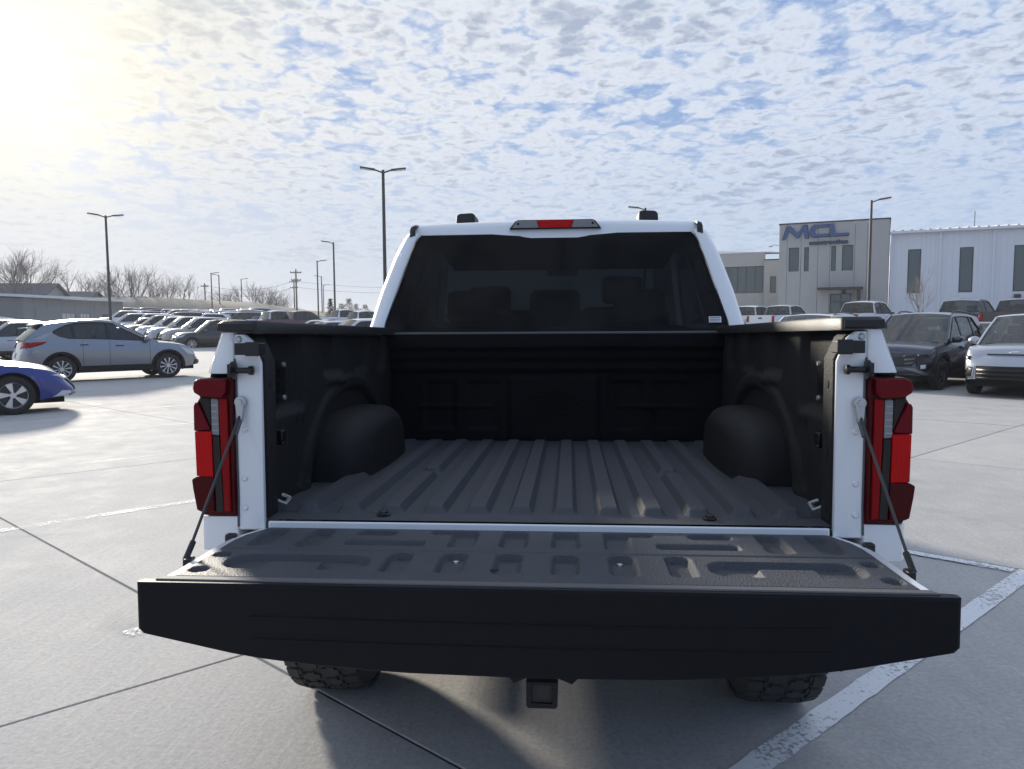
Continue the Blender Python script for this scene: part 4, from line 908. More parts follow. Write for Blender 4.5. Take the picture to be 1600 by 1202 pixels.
def seat(x, y, w, zt, hr_=True):
    q = part(MB().box(x - w / 2, x + w / 2, y, y + .13, .05, zt), 'seat', 'seat_dark', bevel=.05, seg=3)
    MB().box(x - w / 2, x + w / 2, y + .13, y + .6, .05, .22).build('cushion', MATS['seat_dark'], q, bevel=.05)
    if hr_: MB().box(x - .14, x + .14, y - .01, y + .09, zt + .02, zt + .20).build('headrest', MATS['seat_dark'], q, bevel=.04, seg=3)
seat(-.45, 3.0, .54, .66); seat(.43, 3.0, .54, .72); seat(-.46, 2.12, .56, .58); seat(.0, 2.12, .34, .58); seat(.46, 2.12, .56, .58)
part(MB().tube([(-.40 + .19 * math.cos(t), 3.45, .52 + .19 * math.sin(t)) for t in lin(0, 6.2832, 25)], .016, 8), 'steering_wheel', 'seat_dark')

# ------------------------------------------------------------------ cars
carpaint('paint_silver', (.42, .44, .48), .75, .32); carpaint('paint_steel', (.26, .27, .295), .8, .28); carpaint('paint_blue', (.0, .018, .20), .0, .3); carpaint('paint_black', (.004, .004, .005), .0, .3); carpaint('paint_charcoal', (.05, .06, .085), .75, .28)
carpaint('paint_lightgrey', (.42, .44, .48), .35, .35); carpaint('paint_white', (.72, .73, .75), 0, .4); carpaint('paint_maroon', (.10, .018, .022), .3, .35); carpaint('paint_beige', (.46, .44, .40), .5, .35); carpaint('paint_grey', (.16, .165, .175), .6, .35); carpaint('paint_red', (.28, .02, .02), .2, .35)
mat('tyre', (.016, .016, .017), .85, var=.2, vscale=20); mat('alloy', (.62, .63, .65), .28, metal=.9); mat('alloy_dark', (.05, .05, .055), .4, metal=.6); mat('cladding', (.018, .018, .020), .9, spec=.2); mat('under', (.008, .008, .008), .9)
mat('chrome', (.7, .71, .72), .12, metal=1.); lensmat('head_lamp', (.55, .57, .60), .08); lensmat('tail_red', (.30, .008, .010), .12); mat('plate_white', (.7, .71, .72), .5)
glass('car_glass', (.26, .30, .30), 1.65); glass('wind_glass', (.45, .51, .50), 2.1)
SPEC = {
 'suv': dict(L=4.55, W=1.84, H=1.68, WB=2.70, FO=.92, RWH=.355, sill=.30, belt=[(-2.28, 1.02), (-2.0, 1.10), (-1.2, 1.08), (0.0, 1.03), (.95, 1.00), (1.5, .97), (2.0, .90), (2.28, .76)], A0=1.02, A1=.18, C1=-1.72, C0=-2.17, roof=[(-1.9, 1.55), (-1.5, 1.62), (-.6, 1.675), (0, 1.665), (.25, 1.62)], B=-.10, C=-1.02),
 'hatch': dict(L=4.54, W=1.84, H=1.68, WB=2.70, FO=.92, RWH=.355, sill=.31, belt=[(-2.27, 1.06), (-2.0, 1.17), (-1.2, 1.15), (0.0, 1.10), (.95, 1.04), (1.5, .99), (2.0, .88), (2.27, .70)], A0=1.08, A1=-.02, C1=-1.70, C0=-2.19, roof=[(-1.9, 1.50), (-1.5, 1.585), (-.8, 1.66), (-.4, 1.67), (-.1, 1.645), (.1, 1.60)], B=-.18, C=-1.02),
 'cuv': dict(L=4.40, W=1.83, H=1.62, WB=2.66, FO=.86, RWH=.35, sill=.30, belt=[(-2.2, 1.0), (-1.9, 1.06), (-1.0, 1.04), (0.0, 1.01), (.95, 1.0), (1.5, .98), (1.95, .92), (2.2, .80)], A0=1.02, A1=.22, C1=-1.62, C0=-2.08, roof=[(-1.8, 1.50), (-1.4, 1.57), (-.5, 1.62), (0, 1.61), (.3, 1.56)], B=-.08, C=-.98),
 'sedan': dict(L=4.68, W=1.83, H=1.43, WB=2.72, FO=.93, RWH=.335, sill=.24, belt=[(-2.34, .93), (-2.1, 1.00), (-1.2, .98), (0, .92), (.9, .89), (1.5, .83), (2.0, .73), (2.34, .60)], A0=1.12, A1=.28, C1=-.95, C0=-1.85, roof=[(-1.1, 1.36), (-.7, 1.41), (-.2, 1.43), (.1, 1.42), (.35, 1.37)], B=-.12, C=-1.0),
 'pickup': dict(L=5.80, W=2.0, H=1.98, WB=3.65, FO=.95, RWH=.40, sill=.50, belt=[(-2.9, 1.34), (-.95, 1.36), (-.9, 1.30), (.9, 1.30), (1.2, 1.28), (1.9, 1.24), (2.6, 1.16), (2.9, .95)], A0=1.45, A1=.72, C1=-.72, C0=-.92, roof=[(-.85, 1.86), (-.5, 1.94), (0, 1.98), (.5, 1.95), (.8, 1.86)], B=.10, C=-.62),
 'van': dict(L=4.9, W=1.95, H=1.78, WB=2.85, FO=.92, RWH=.37, sill=.32, belt=[(-2.45, 1.05), (-2.1, 1.14), (-1.2, 1.12), (0.0, 1.09), (.95, 1.07), (1.6, 1.04), (2.15, .98), (2.45, .82)], A0=1.12, A1=.32, C1=-2.0, C0=-2.36, roof=[(-2.1, 1.66), (-1.7, 1.73), (-.6, 1.78), (0, 1.77), (.38, 1.70)], B=-.05, C=-1.05),
}
def make_car(kind, paint, name, label, cat, group=None, lod=0, wheel='alloy', front=None, rails=False, glassm='car_glass'):
    S = SPEC[kind]; Lh, w = S['L'] / 2, S['W'] / 2; xf = Lh - S['FO']; xr = xf - S['WB']; RT = S['RWH']; RA = RT + .065
    zs = spline(S['belt']); roof = spline(S['roof']); sill = S['sill']; pick = kind == 'pickup'
    root = empty(name, (0, 0, 0), 0, label, cat, group)
    def plan(x):
        s = max(0, (x - (Lh - 1.0)) / 1.0); t = max(0, (-x - (Lh - .8)) / .8)
        k = 1 - .07 * s**2 - .26 * s**7; k2 = 1 - (.05 * t**2 + .17 * t**9 if not pick else .03 * t**4)
        return w * k * k2
    def low(x):
        z = sill + .06 * max(0, (abs(x) - Lh + .5) / .5)
        for ax in (xf, xr):
            if abs(x - ax) < RA: z = max(z, RT + math.sqrt(RA * RA - (x - ax)**2))
        return z
    def sec(u):
        return 1 - .055 * ((.6 - u) / .6)**2 if u < .6 else 1 - .055 * ((u - .6) / .4)**2
    def lean(x, z):
        d = 0.; u = (z - sill) / (zs(x) - sill + 1e-6)
        f = max(0, (x - (Lh - .5)) / .5); d -= f * f * (.16 * max(0, u - .35)**1.5 / .5 + .10 * max(0, .3 - u))
        f = max(0, (-x - (Lh - .4)) / .4)
        d += f * f * ((.13 if not pick else .0) * max(0, u - .5) / .5 + .10 * max(0, .3 - u)); return d
    n1 = 44 if lod == 0 else (26 if lod == 1 else 15); nar = 15 if lod == 0 else (9 if lod == 1 else 7); nr = 13 if lod == 0 else (9 if lod == 1 else 6)
    st = set(round(q, 3) for q in lin(-Lh, Lh, n1))
    for ax in (xf, xr): st |= set(round(ax + RA * .9995 * math.cos(t), 3) for t in lin(0, math.pi, nar))
    st |= {round(Lh - q, 3) for q in (.02, .05, .1, .2)} | {round(-Lh + q, 3) for q in (.02, .05, .1, .2)} | {S['A0'], S['C0']}
    st = sorted(st); body = MB(); cols = {}
    for s in (-1, 1):
        rows = []
        for x in st:
            zl, zt = low(x), zs(x); c = []
            for k in range(nr):
                z = zl + (zt - zl) * k / (nr - 1); u_ = (z - sill) / (zt - sill); c.append((x + lean(x, z), s * plan(x) * sec(max(0, u_)), z))
            rows.append(c)
        body.grid(rows); cols[s] = rows
    for e in (0, -1):     # closed nose and tail
        l, r = cols[-1][e], cols[1][e]; sg = 1 if e == -1 else -1
        body.grid([[(a[0] + sg * (.07 if sg > 0 else .04) * (1 - q * q), a[1] + (b[1] - a[1]) * (q + 1) / 2, a[2]) for q in lin(-1, 1, 13 if lod < 2 else 5)] for a, b in zip(l, r)])
    def deck(x0, x1, cr):
        xs_ = [x for x in st if x0 <= x <= x1]
        body.grid([[(x + lean(x, zs(x)) + (((.07 if x > 0 else -.04) * (1 - q * q)) if abs(x) > Lh - .01 else 0), q * plan(x) * sec(1), zs(x) + cr * (1 - q * q) * min(1, (Lh - abs(x)) / .25)) for q in lin(-1, 1, 13 if lod < 2 else 7)] for x in xs_])
    deck(S['A0'] - .001, Lh, .055); 
    if not pick: deck(-Lh, S['C0'] + .001, .03)
    bo = body.build('body', MATS[paint], root, smooth=38, merge=.002)
    # underside and dark wheel housings
    MB().box(-Lh + .15, Lh - .15, -w + .28, w - .28, sill - .08, .62).box(xr + RA + .01, xf - RA - .01, -w + .12, w - .12, sill - .06, .55).build('underbody', MATS['under'], root)
    # greenhouse
    A0, A1, C1, C0 = S['A0'], S['A1'], S['C1'], S['C0']
    yrf = w * (.70 if not pick else .74)
    def gy(x, z):
        zb = zs(max(min(x, A0), C0)); zt = S['H']; u_ = max(0, min(1.05, (z - zb) / (zt - zb))); yb = plan(max(min(x, A0), C0)) * sec(1) - .015
        return yb + (yrf - yb) * u_ ** 1.15
    tops = [(x, roof(x)) for x in lin(A1, C1, 11)]
    botm = [(x, zs(x)) for x in lin(C0, A0, 9)]
    outer = [(A0, zs(A0))] + tops + botm[:-1]
    def inset(p, q, d):      # window outline points
        return p
    g = .055
    mfr = A0 - (A0 - A1) * .12; zt_ = lambda x: roof(min(max(x, C1), A1)) - g * 1.25
    def edge(x):            # upper limit of the side glass at x (A pillar, roof, C pillar)
        if x > A1: t = (x - A1) / (A0 - A1); return roof(A1) + (zs(A0) - roof(A1)) * t - g * 1.5
        return roof(max(x, C1)) - g * 1.2
    xR = C0 + (.62 if kind in ('suv', 'cuv', 'hatch') else .30 if kind == 'van' else .58 if kind == 'sedan' else .20)
    xs2 = lin(A0 - .32, C1 + (.50 if kind in ('suv', 'cuv') else .18 if kind != 'pickup' else .06), 14)
    if kind == 'hatch': xs2 = lin(A0 - .32, C1 + .72, 14)
    win = [(A0 - .18, zs(A0 - .18) + .03)] + [(x, edge(x)) for x in xs2]
    if kind == 'hatch': win += [(C1 + .52, edge(C1 + .52) - .03), (C1 + .35, edge(C1 + .35) - .09), (C1 + .20, zs(C1 + .2) + .20), (C1 + .19, zs(C1 + .2) + .17), (C1 + .34, zs(C1 + .3) + .08), (C1 + .56, zs(C1 + .5) + .025)]; xR = C1 + .58
    elif kind in ('suv', 'cuv'): win += [(xs2[-1] - .22, zs(C0) + .30), (xs2[-1] - .28, zs(C0) + .24), (xR + .12, zs(xR) + .03)]
    else: win += [(xR, zs(xR) + .03)]
    win += [(x, zs(x) + .03) for x in lin(xR + .3, A0 - .35, 5)]
    allx = []
    for s in (-1, 1):
        f = plate(outer, [win], 0, .025, 1); f.v = [(x, s * (gy(x, z) - y), z) for x, y, z in f.v]; fo_ = f.build('window_frame', MATS[paint], root)
        gl_ = MB().prism(win, .014, .019, 1); gl_.v = [(x, s * (gy(x, z) - y), z) for x, y, z in gl_.v]; gl_.build('side_window', MATS[glassm], fo_)
        for q in (S['B'], S['C']):
            if q < xR + .1: continue
            b = MB().hexa([(q - .045, .0, zs(q) + .03), (q + .045, .0, zs(q) + .03), (q + .045, .02, zs(q) + .03), (q - .045, .02, zs(q) + .03), (q - .06, .0, edge(q) - .0), (q + .02, .0, edge(q) - .0), (q + .02, .02, edge(q) - .0), (q - .06, .02, edge(q) - .0)])
            b.v = [(x, s * (gy(x, z) - y + .004), z) for x, y, z in b.v]; b.build('pillar_trim', MATS['black_trim'], fo_)
        if lod < 2:     # dark seal round the glass
            pth = [(x, s * (gy(x, z) + .002), z) for x, z in win]; MB().tube(pth + [pth[0]], .012, 5, caps=False).build('window_seal', MATS['chrome' if front == 'kona' else 'black_trim'], fo_)
    nq = 13 if lod < 2 else 7
    MB().grid([[(x, q * (gy(x, roof(x)) - .001), roof(x) + .045 * (1 - q * q) - .0) for q in lin(-1, 1, nq)] for x in lin(A1, C1, 15)]).build('roof', MATS[paint], root, smooth=60)
    def screen(x0, z0, x1, z1, bulge, nm, m, inn):
        rows = []
        for t in lin(0, 1, 7):
            x = x0 + (x1 - x0) * t; z = z0 + (z1 - z0) * t; yy = gy(x, z) - inn
            rows.append([(x + bulge * (1 - q * q) * (1 - .3 * t), q * yy, z + .045 * (1 - q * q) * t + .035 * (1 - q * q) * (1 - t)) for q in lin(-1, 1, nq)])
        return MB().grid(rows).build(nm, MATS[m], root, smooth=180)
    ws = screen(A0, zs(A0) - .005, A1, roof(A1), .10, 'windshield', 'wind_glass', .02)
    if kind in ('suv', 'cuv', 'van', 'hatch'):
        zb = zs(C0) + .02
        screen(C0, zb, C1, roof(C1), -.05, 'rear_window', glassm, .03)
        sp_ = MB().hexa([(C1 - .22, -w * .60, roof(C1) - .03), (C1 + .05, -w * .62, roof(C1) + .012), (C1 + .05, w * .62, roof(C1) + .012), (C1 - .22, w * .60, roof(C1) - .03), (C1 - .20, -w * .60, roof(C1) + .02), (C1 + .05, -w * .60, roof(C1) + .05), (C1 + .05, w * .60, roof(C1) + .05), (C1 - .20, w * .60, roof(C1) + .02)]).build('spoiler', MATS[paint], root, bevel=.015)
    else: screen(C0, zs(C0) - .005, C1, roof(C1), -.06 if not pick else -.02, 'rear_window', glassm, .02)
    # A pillars
    for s in (-1, 1):
        MB().tube([(A0 + .02, s * (gy(A0, zs(A0)) - .02), zs(A0)), ((A0 + A1) / 2 + .01, s * (gy((A0 + A1) / 2, (zs(A0) + roof(A1)) / 2) - .015), (zs(A0) + roof(A1)) / 2 + .005), (A1, s * (gy(A1, roof(A1)) - .012), roof(A1) - .005)], .028, 6).build('pillar', MATS[paint if lod else paint], root, smooth=60)
    if lod < 2:   # cabin
        MB().box(C0 + .1, A0 + .1, -w + .16, w - .16, .5, .56).box(A0 - .42, A0 + .05, -w + .16, w - .16, .56, zs(A0) - .03).build('cabin_floor', MATS['seat_dark'], root)
        for x in ((-.25, -1.15) if not pick else (.0, -.62)):
            for s in (-1, 1):
                q = MB().hexa([(x, s * .42 - .23, .55), (x + .12, s * .42 - .23, .55), (x + .12, s * .42 + .23, .55), (x, s * .42 + .23, .55), (x - .16, s * .42 - .2, zs(0) + .18), (x - .06, s * .42 - .2, zs(0) + .18), (x - .06, s * .42 + .2, zs(0) + .18), (x - .16, s * .42 + .2, zs(0) + .18)]).build('seat', MATS['seat_dark'], root, bevel=.04)
                MB().box(x - .2, x - .1, s * .42 - .12, s * .42 + .12, zs(0) + .2, zs(0) + .38).build('headrest', MATS['seat_dark'], q, bevel=.03)
        MB().tube([(A0 - .55, -.38 * -1 + .18 * math.cos(t), zs(A0) - .05 + .17 * math.sin(t)) for t in lin(0, 6.2832, 17)], .015, 6).build('steering_wheel', MATS['seat_dark'], root)
    # wheels
    for ax in (xf, xr):
        for s in (-1, 1):
            yo = s * (w - .02); yi = s * (w - .23); c = (ax, 0, RT)
            d = s * .21 / 2; ym = (yo + yi) / 2
            t_ = MB().lathe([(ym - d * .9, RT * .66), (ym - d, RT * .75), (ym - d, RT * .92), (ym - d * .8, RT * .985), (ym, RT), (ym + d * .8, RT * .985), (ym + d, RT * .92), (ym + d, RT * .75), (ym + d * .9, RT * .66)], 40 if lod == 0 else 24 if lod == 1 else 14, c, 1).build('wheel', MATS['tyre'], root, smooth=50)
            rm = MB(); yf = ym + d * .86
            rm.lathe([(ym + d * .92, RT * .70), (yf, RT * .66), (yf - s * .02, RT * .62), (ym, RT * .60)], 40 if lod == 0 else 20, c, 1)
            ns = {'alloy': 10, 'blade': 5, 'dark': 5}[wheel]
            for k in range(ns):
                a = 2 * math.pi * (k + .25) / ns; tw = .28 if wheel == 'blade' else 0
                wi, wo2 = (.10, .17) if ns == 5 else (.055, .085)
                if wheel == 'blade': wi, wo2 = .12, .26
                p = []
                for yy in (yf - s * .045, yf - s * .008):
                    for r_, dw in ((RT * .08, -wi), (RT * .64, -wo2), (RT * .64, wo2), (RT * .08, wi)):
                        aa = a + (tw if r_ > RT * .3 else 0) + (dw if r_ > RT * .3 else dw * 3); p.append((ax + r_ * math.cos(aa), yy, RT + r_ * math.sin(aa)))
                rm.hexa(p)
            rm.lathe([(yf - s * .012, 0), (yf - s * .012, RT * .14), (yf - s * .05, RT * .17)], 14, c, 1)
            rm.build('rim', MATS['alloy_dark' if wheel == 'dark' else 'alloy'], t_, smooth=35)
            MB().lathe([(ym + d * .2, 0), (ym + d * .2, RT * .6)], 20, c, 1).build('brake_disc', MATS['alloy_dark'], t_)
            if lod < 2: MB().grid([[(ax + (RA + .004) * math.cos(tt), y_, RT + (RA + .004) * math.sin(tt)) for y_ in (s * (w - .34), s * (w - .05))] for tt in lin(-.3, math.pi + .3, 17)]).prism([(ax + (RA + .03) * math.cos(tt), RT + (RA + .03) * math.sin(tt)) for tt in lin(-.3, math.pi + .3, 17)], s * (w - .34), s * (w - .35), 1).build('wheel_housing', MATS['under'], root)
            if lod < 2:
                m = MB(); rr_ = []
                for tt in lin(-.25, math.pi + .25, 21):
                    r0 = RA - .004
                    rr_.append([(ax + (r0 + q) * math.cos(tt), s * (plan(ax + (r0 + q) * math.cos(tt)) * sec(max(0, min(1, (RT + (r0 + q) * math.sin(tt) - sill) / (zs(ax) - sill)))) + o_), RT + (r0 + q) * math.sin(tt)) for q, o_ in ((-.004, -.10), (0, .008), (.055, .008), (.060, -.004))])
                m.grid(rr_).build('arch_trim', MATS['cladding' if kind in ('suv', 'cuv', 'hatch') else paint], bo, smooth=40)
    if lod < 2:
        for s in (-1, 1):
            xx = lin(xr + RA - .01, xf - RA + .01, 8)
            MB().grid([[(x, s * (plan(x) * sec(max(0, (z - sill) / (zs(x) - sill))) + o_), z) for z, o_ in ((sill - .05, -.04), (sill - .03, .010), (sill + .10, .012), (sill + .12, -.002))] for x in xx]).build('sill_trim', MATS['cladding' if kind != 'sedan' else paint], bo, smooth=40)
    # things set on the skin by projection
    bmx = bmesh.new(); bmx.from_mesh(bo.data); bvh = BVHTree.FromBMesh(bmx); bmx.free()
    def decal(nm, poly, side, m, off=.006, par=None, cuts=2):
        b = bmesh.new(); vs_ = [b.verts.new((p[0], p[1], 0)) for p in poly]; b.faces.new(vs_)
        bmesh.ops.triangulate(b, faces=b.faces[:])
        for _ in range(cuts): bmesh.ops.subdivide_edges(b, edges=b.edges[:], cuts=1, use_grid_fill=True)
        D = {'front': Vector((-1, 0, 0)), 'rear': Vector((1, 0, 0)), 'l': Vector((0, -1, 0)), 'r': Vector((0, 1, 0))}[side]
        for v_ in b.verts:
            p, q = v_.co.x, v_.co.y
            o_ = Vector((4, p, q)) if side == 'front' else Vector((-4, p, q)) if side == 'rear' else Vector((p, 3, q)) if side == 'l' else Vector((p, -3, q))
            h = bvh.ray_cast(o_, D)
            if h[0] is None: h = bvh.find_nearest(o_ + D * (4 - Lh if side in ('front', 'rear') else 3 - w))
            v_.co = h[0] - D * off
        me = bpy.data.meshes.new(nm); bmesh.ops.recalc_face_normals(b, faces=b.faces); b.to_mesh(me); b.free(); me.materials.append(MATS[m]); me.shade_smooth()
        o2 = bpy.data.objects.new(nm, me); COL.objects.link(o2); o2.parent = par or bo
        sm = o2.modifiers.new('thick', 'SOLIDIFY'); sm.thickness = off + .004; sm.offset = 0
        return o2
    root['kindspec'] = kind
    def sym(nm, poly, side, m, off=.006):
        decal(nm, poly, side, m, off); decal(nm, [(-a, b) for a, b in poly][::-1], side, m, off)
    def strip(x0, z0, x1, z1, t=.004):
        dx, dz = x1 - x0, z1 - z0; l_ = math.hypot(dx, dz); nx, nz = -dz / l_ * t, dx / l_ * t
        return [(x0 + nx, z0 + nz), (x0 - nx, z0 - nz), (x1 - nx, z1 - nz), (x1 + nx, z1 + nz)]
    zh = zs(Lh - .1)
    if front == 'tucson':
        decal('grille', [(-.78, zh - .02), (.78, zh - .02), (.70, zh - .28), (-.70, zh - .28)], 'front', 'black_trim', .012)
        for k, (a, b, z) in enumerate(((.36, .56, zh - .05), (.62, .82, zh - .03), (.40, .58, zh - .13), (.42, .58, zh - .21))): sym('running_light', [(a, z), (b, z + .025), (b, z - .012), (a, z - .035)], 'front', 'grey_trim' if k > 1 else 'alloy_dark', .018)
        sym('head_lamp', [(.71, .57), (.79, .58), (.79, .50), (.72, .49)], 'front', 'head_lamp', .016); sym('lamp_surround', [(.64, .66), (.90, .68), (.92, .42), (.68, .40)], 'front', 'black_trim', .008)
        decal('lower_intake', [(-.60, .44), (.60, .44), (.72, .34), (-.72, .34)], 'front', 'black_trim', .012); sym('bumper_blade', [(.40, .50), (.62, .50), (.90, .36), (.86, .32), (.58, .44)], 'front', 'paint_grey', .016)
        decal('skid_plate', [(-.78, .31), (.78, .31), (.74, .24), (-.74, .24)], 'front', 'paint_grey', .010)
    elif front == 'kona':
        decal('light_bar', [(-.86, zh - .0), (.86, zh - .0), (.86, zh - .022), (-.86, zh - .022)], 'front', 'black_trim', .008)
        decal('lower_grille', [(-.62, .62), (.62, .62), (.62, .30), (-.62, .30)], 'front', 'cladding', .012)
        for z in (.56, .48, .40): decal('grille_bar', [(-.60, z), (.60, z), (.60, z - .03), (-.60, z - .03)], 'front', 'black_trim', .020)
        sym('lamp_frame', [(.65, .62), (.76, .62), (.90, .40), (.86, .37), (.68, .38)], 'front', 'chrome', .014); sym('head_lamp', [(.67, .59), (.74, .59), (.84, .42), (.70, .41)], 'front', 'black_trim', .022)
        decal('bumper_lip', [(-.86, .29), (.86, .29), (.80, .22), (-.80, .22)], 'front', 'cladding', .014)
        decal('emblem', [(-.09, zh + .03), (.09, zh + .03), (.06, zh + .06), (-.06, zh + .06)], 'front', 'chrome', .006)
    elif front == 'mazda':
        decal('grille', [(-.48, zh - .07), (.48, zh - .07), (.30, .48), (-.30, .48)], 'front', 'black_trim', .010)
        sym('head_lamp', [(.46, zh - .02), (.80, zh + .05), (.86, zh + .02), (.66, zh - .14), (.5, zh - .14)], 'front', 'head_lamp', .012); sym('fog_lamp', [(.60, .5), (.80, .5), (.80, .36), (.62, .38)], 'front', 'black_trim', .012)
        decal('lower_intake', [(-.55, .42), (.55, .42), (.60, .30), (-.60, .30)], 'front', 'black_trim', .012)
    elif front == 'sedan':
        decal('grille', [(-.66, zh - .04), (.66, zh - .04), (.50, .36), (-.50, .36)], 'front', 'black_trim', .010)
        sym('head_lamp', [(.46, zh - .03), (.80, zh + .03), (.86, zh + .02), (.74, zh - .06), (.5, zh - .075)], 'front', 'head_lamp', .014)
        sym('bumper_blade', [(.70, .36), (.82, .38), (.84, .28), (.70, .28)], 'front', 'head_lamp', .016); decal('bumper_lip', [(-.80, .27), (.80, .27), (.78, .22), (-.78, .22)], 'front', 'black_trim', .020)
    else:
        decal('grille', [(-.50, zh - .05), (.50, zh - .05), (.44, zh - .30), (-.44, zh - .30)], 'front', 'black_trim', .010)
        sym('head_lamp', [(.54, zh - .01), (w * .88, zh + .03), (w * .90, zh - .12), (.56, zh - .15)], 'front', 'head_lamp', .012); decal('lower_intake', [(-.55, .46), (.55, .46), (.58, .34), (-.58, .34)], 'front', 'black_trim', .010)
    zr_ = zs(-Lh + .1)
    if pick:
        sym('tail_lamp', [(w * .80, 1.30), (w * .95, 1.30), (w * .95, .92), (w * .80, .92)], 'rear', 'tail_red', .012)
        MB().box(-Lh - .12, -Lh - .025, -w * .93, w * .93, .50, .68).build('rear_bumper', MATS['chrome' if paint == 'paint_white' else 'black_trim'], root, bevel=.03)
        decal('tailgate_gap', strip(-w * .77, .74, -w * .77, 1.31, .006), 'rear', 'under', .002); decal('tailgate_gap', strip(w * .77, .74, w * .77, 1.31, .006), 'rear', 'under', .002)
        decal('tailgate_handle', [(-.13, 1.20), (.13, 1.20), (.13, 1.11), (-.13, 1.11)], 'rear', 'black_trim', .008); decal('licence_plate', [(-.16, .70), (.16, .70), (.16, .58), (-.16, .58)], 'rear', 'plate_white', .12)
        MB().box(-Lh + .06, C0 - .06, -w + .16, w - .16, .80, .84).grid([[(x, s_ * (w - .15), z) for x in (-Lh + .06, C0 - .06)] for s_ in (-1, 1) for z in (.84, 1.33)][:2]).grid([[(x, w - .15, z) for x in (-Lh + .06, C0 - .06)] for z in (.84, 1.33)]).build('bed_liner', MATS['cladding'], root)
        for s in (-1, 1): MB().box(-Lh + .02, C0 - .02, *sorted((s * (w - .17), s * (w * sec(1) - .0))), 1.335, 1.375).build('rail_cap', MATS['cladding'], root, bevel=.01)
        MB().box(-Lh + .0, -Lh + .07, -w + .15, w - .15, .8, 1.345).build('tailgate', MATS[paint], root, bevel=.01)
        MB().grid([[(C0 - .0, y, z) for y in lin(-w + .08, w - .08, 4)] for z in (.75, zs(C0))]).build('cab_back', MATS[paint], root)
    else:
        sym('tail_lamp', [(w * .48, zr_ - .06), (w * .93, zr_ - .02), (w * .95, zr_ - .16), (w * .5, zr_ - .20)], 'rear', 'tail_red', .010)
        decal('licence_plate', [(-.16, .80), (.16, .80), (.16, .66), (-.16, .66)], 'rear', 'plate_white', .010); decal('bumper_trim', [(-.70, .50), (.70, .50), (.66, .34), (-.66, .34)], 'rear', 'cladding', .008)
        for sd_ in 'lr':
            decal('tail_lamp', [(-Lh + .02, zr_ - .17), (-Lh + .05, zr_ - .03), (-Lh + .62, zr_ - .01), (-Lh + .50, zr_ - .08), (-Lh + .22, zr_ - .17)], sd_, 'tail_red', .010) if front == 'mazda' else decal('tail_lamp', [(-Lh + .03, zr_ - .15), (-Lh + .05, zr_ - .03), (-Lh + .26, zr_ - .02), (-Lh + .20, zr_ - .14)], sd_, 'tail_red', .008)
    if lod < 2:
        for sd_ in 'lr':
            for q in (A0 - .22, S['B'] - .0, xr + RA + .10 if not pick else C0 + .04):
                decal('door_gap', strip(q, sill + .13, q + .0, zs(q) + .01, .004), sd_, 'under', .001)
            for q in (S['B'] + .16, (S['C'] if not pick else S['C'] + .1) + .12):
                hz0 = zs(q) - .11; decal('door_handle', [(q, hz0 - .015), (q + .02, hz0 - .025), (q + .19, hz0 - .025), (q + .21, hz0), (q + .19, hz0 + .02), (q + .02, hz0 + .02)], sd_, 'chrome' if front == 'x' else paint, .026)
                decal('handle_recess', [(q + .0, hz0 - .045), (q + .20, hz0 - .045), (q + .20, hz0 - .020), (q, hz0 - .020)], sd_, 'under', .003)
            if front != 'sedan': decal('head_lamp', [(Lh - .62, zs(Lh - .6) - .03), (Lh - .18, zh - .06), (Lh - .16, zh - .13), (Lh - .40, zh - .10)], sd_, 'head_lamp' if front not in ('tucson', 'kona') else 'black_trim', .008)
        for s in (-1, 1):
            yy = s * (gy(A0 - .3, zs(A0 - .3)) + .11)
            mm = MB().lathe([(-.09, 0), (-.085, .06), (-.03, .085), (.05, .075), (.10, .03), (.105, 0)], 14, (0, 0, 0), 0); mm.v = [(x * .9 + A0 - .30, y * 1.35 + yy, z + zs(A0 - .3) + .09) for x, y, z in mm.v]
            o2 = mm.build('side_mirror', MATS[paint if front != 'mazda' else paint], root, smooth=60)
            MB().box(A0 - .33, A0 - .27, *sorted((yy - s * .16, yy - s * .05)), zs(A0 - .3) + .01, zs(A0 - .3) + .05).build('mirror_arm', MATS['black_trim'], o2)
            MB().box(A0 - .391, A0 - .383, *sorted((yy - .09, yy + .09)), zs(A0 - .3) + .04, zs(A0 - .3) + .14).build('mirror_glass', MATS['chrome'], o2)
        MB().box(A0 - .02, A0 + .06, -w * .74, w * .74, zs(A0) + .012, zs(A0) + .035).build('cowl', MATS['black_trim'], root)
    if rails:
        for s in (-1, 1): MB().tube([(A1 - .25, s * (yrf - .05), roof(A1 - .25) + .0), (A1 - .4, s * (yrf - .05), roof(A1 - .4) + .06), (-.6, s * (yrf - .05), roof(-.6) + .065), (C1 + .35, s * (yrf - .05), roof(C1 + .35) + .06), (C1 + .15, s * (yrf - .05), roof(C1 + .15) + .0)], .018, 6).build('roof_rail', MATS['black_trim'], root, smooth=60)
    return root
def put(o, loc, hd): o.location = (loc[0], loc[1], loc[2] if len(loc) > 2 else 0); o.rotation_euler = (0, 0, R(hd)); return o
def wheel_at(kind, p, which, hd):    # centre of a car whose named tyre touches the ground at p
    S = SPEC[kind]; xf = S['L'] / 2 - S['FO']; x = xf if which[0] == 'f' else xf - S['WB']; y = (S['W'] / 2 - .12) * (1 if which[1] == 'l' else -1)
    c, s = math.cos(R(hd)), math.sin(R(hd)); return (p.x - c * x + s * y, p.y - s * x - c * y, 0)
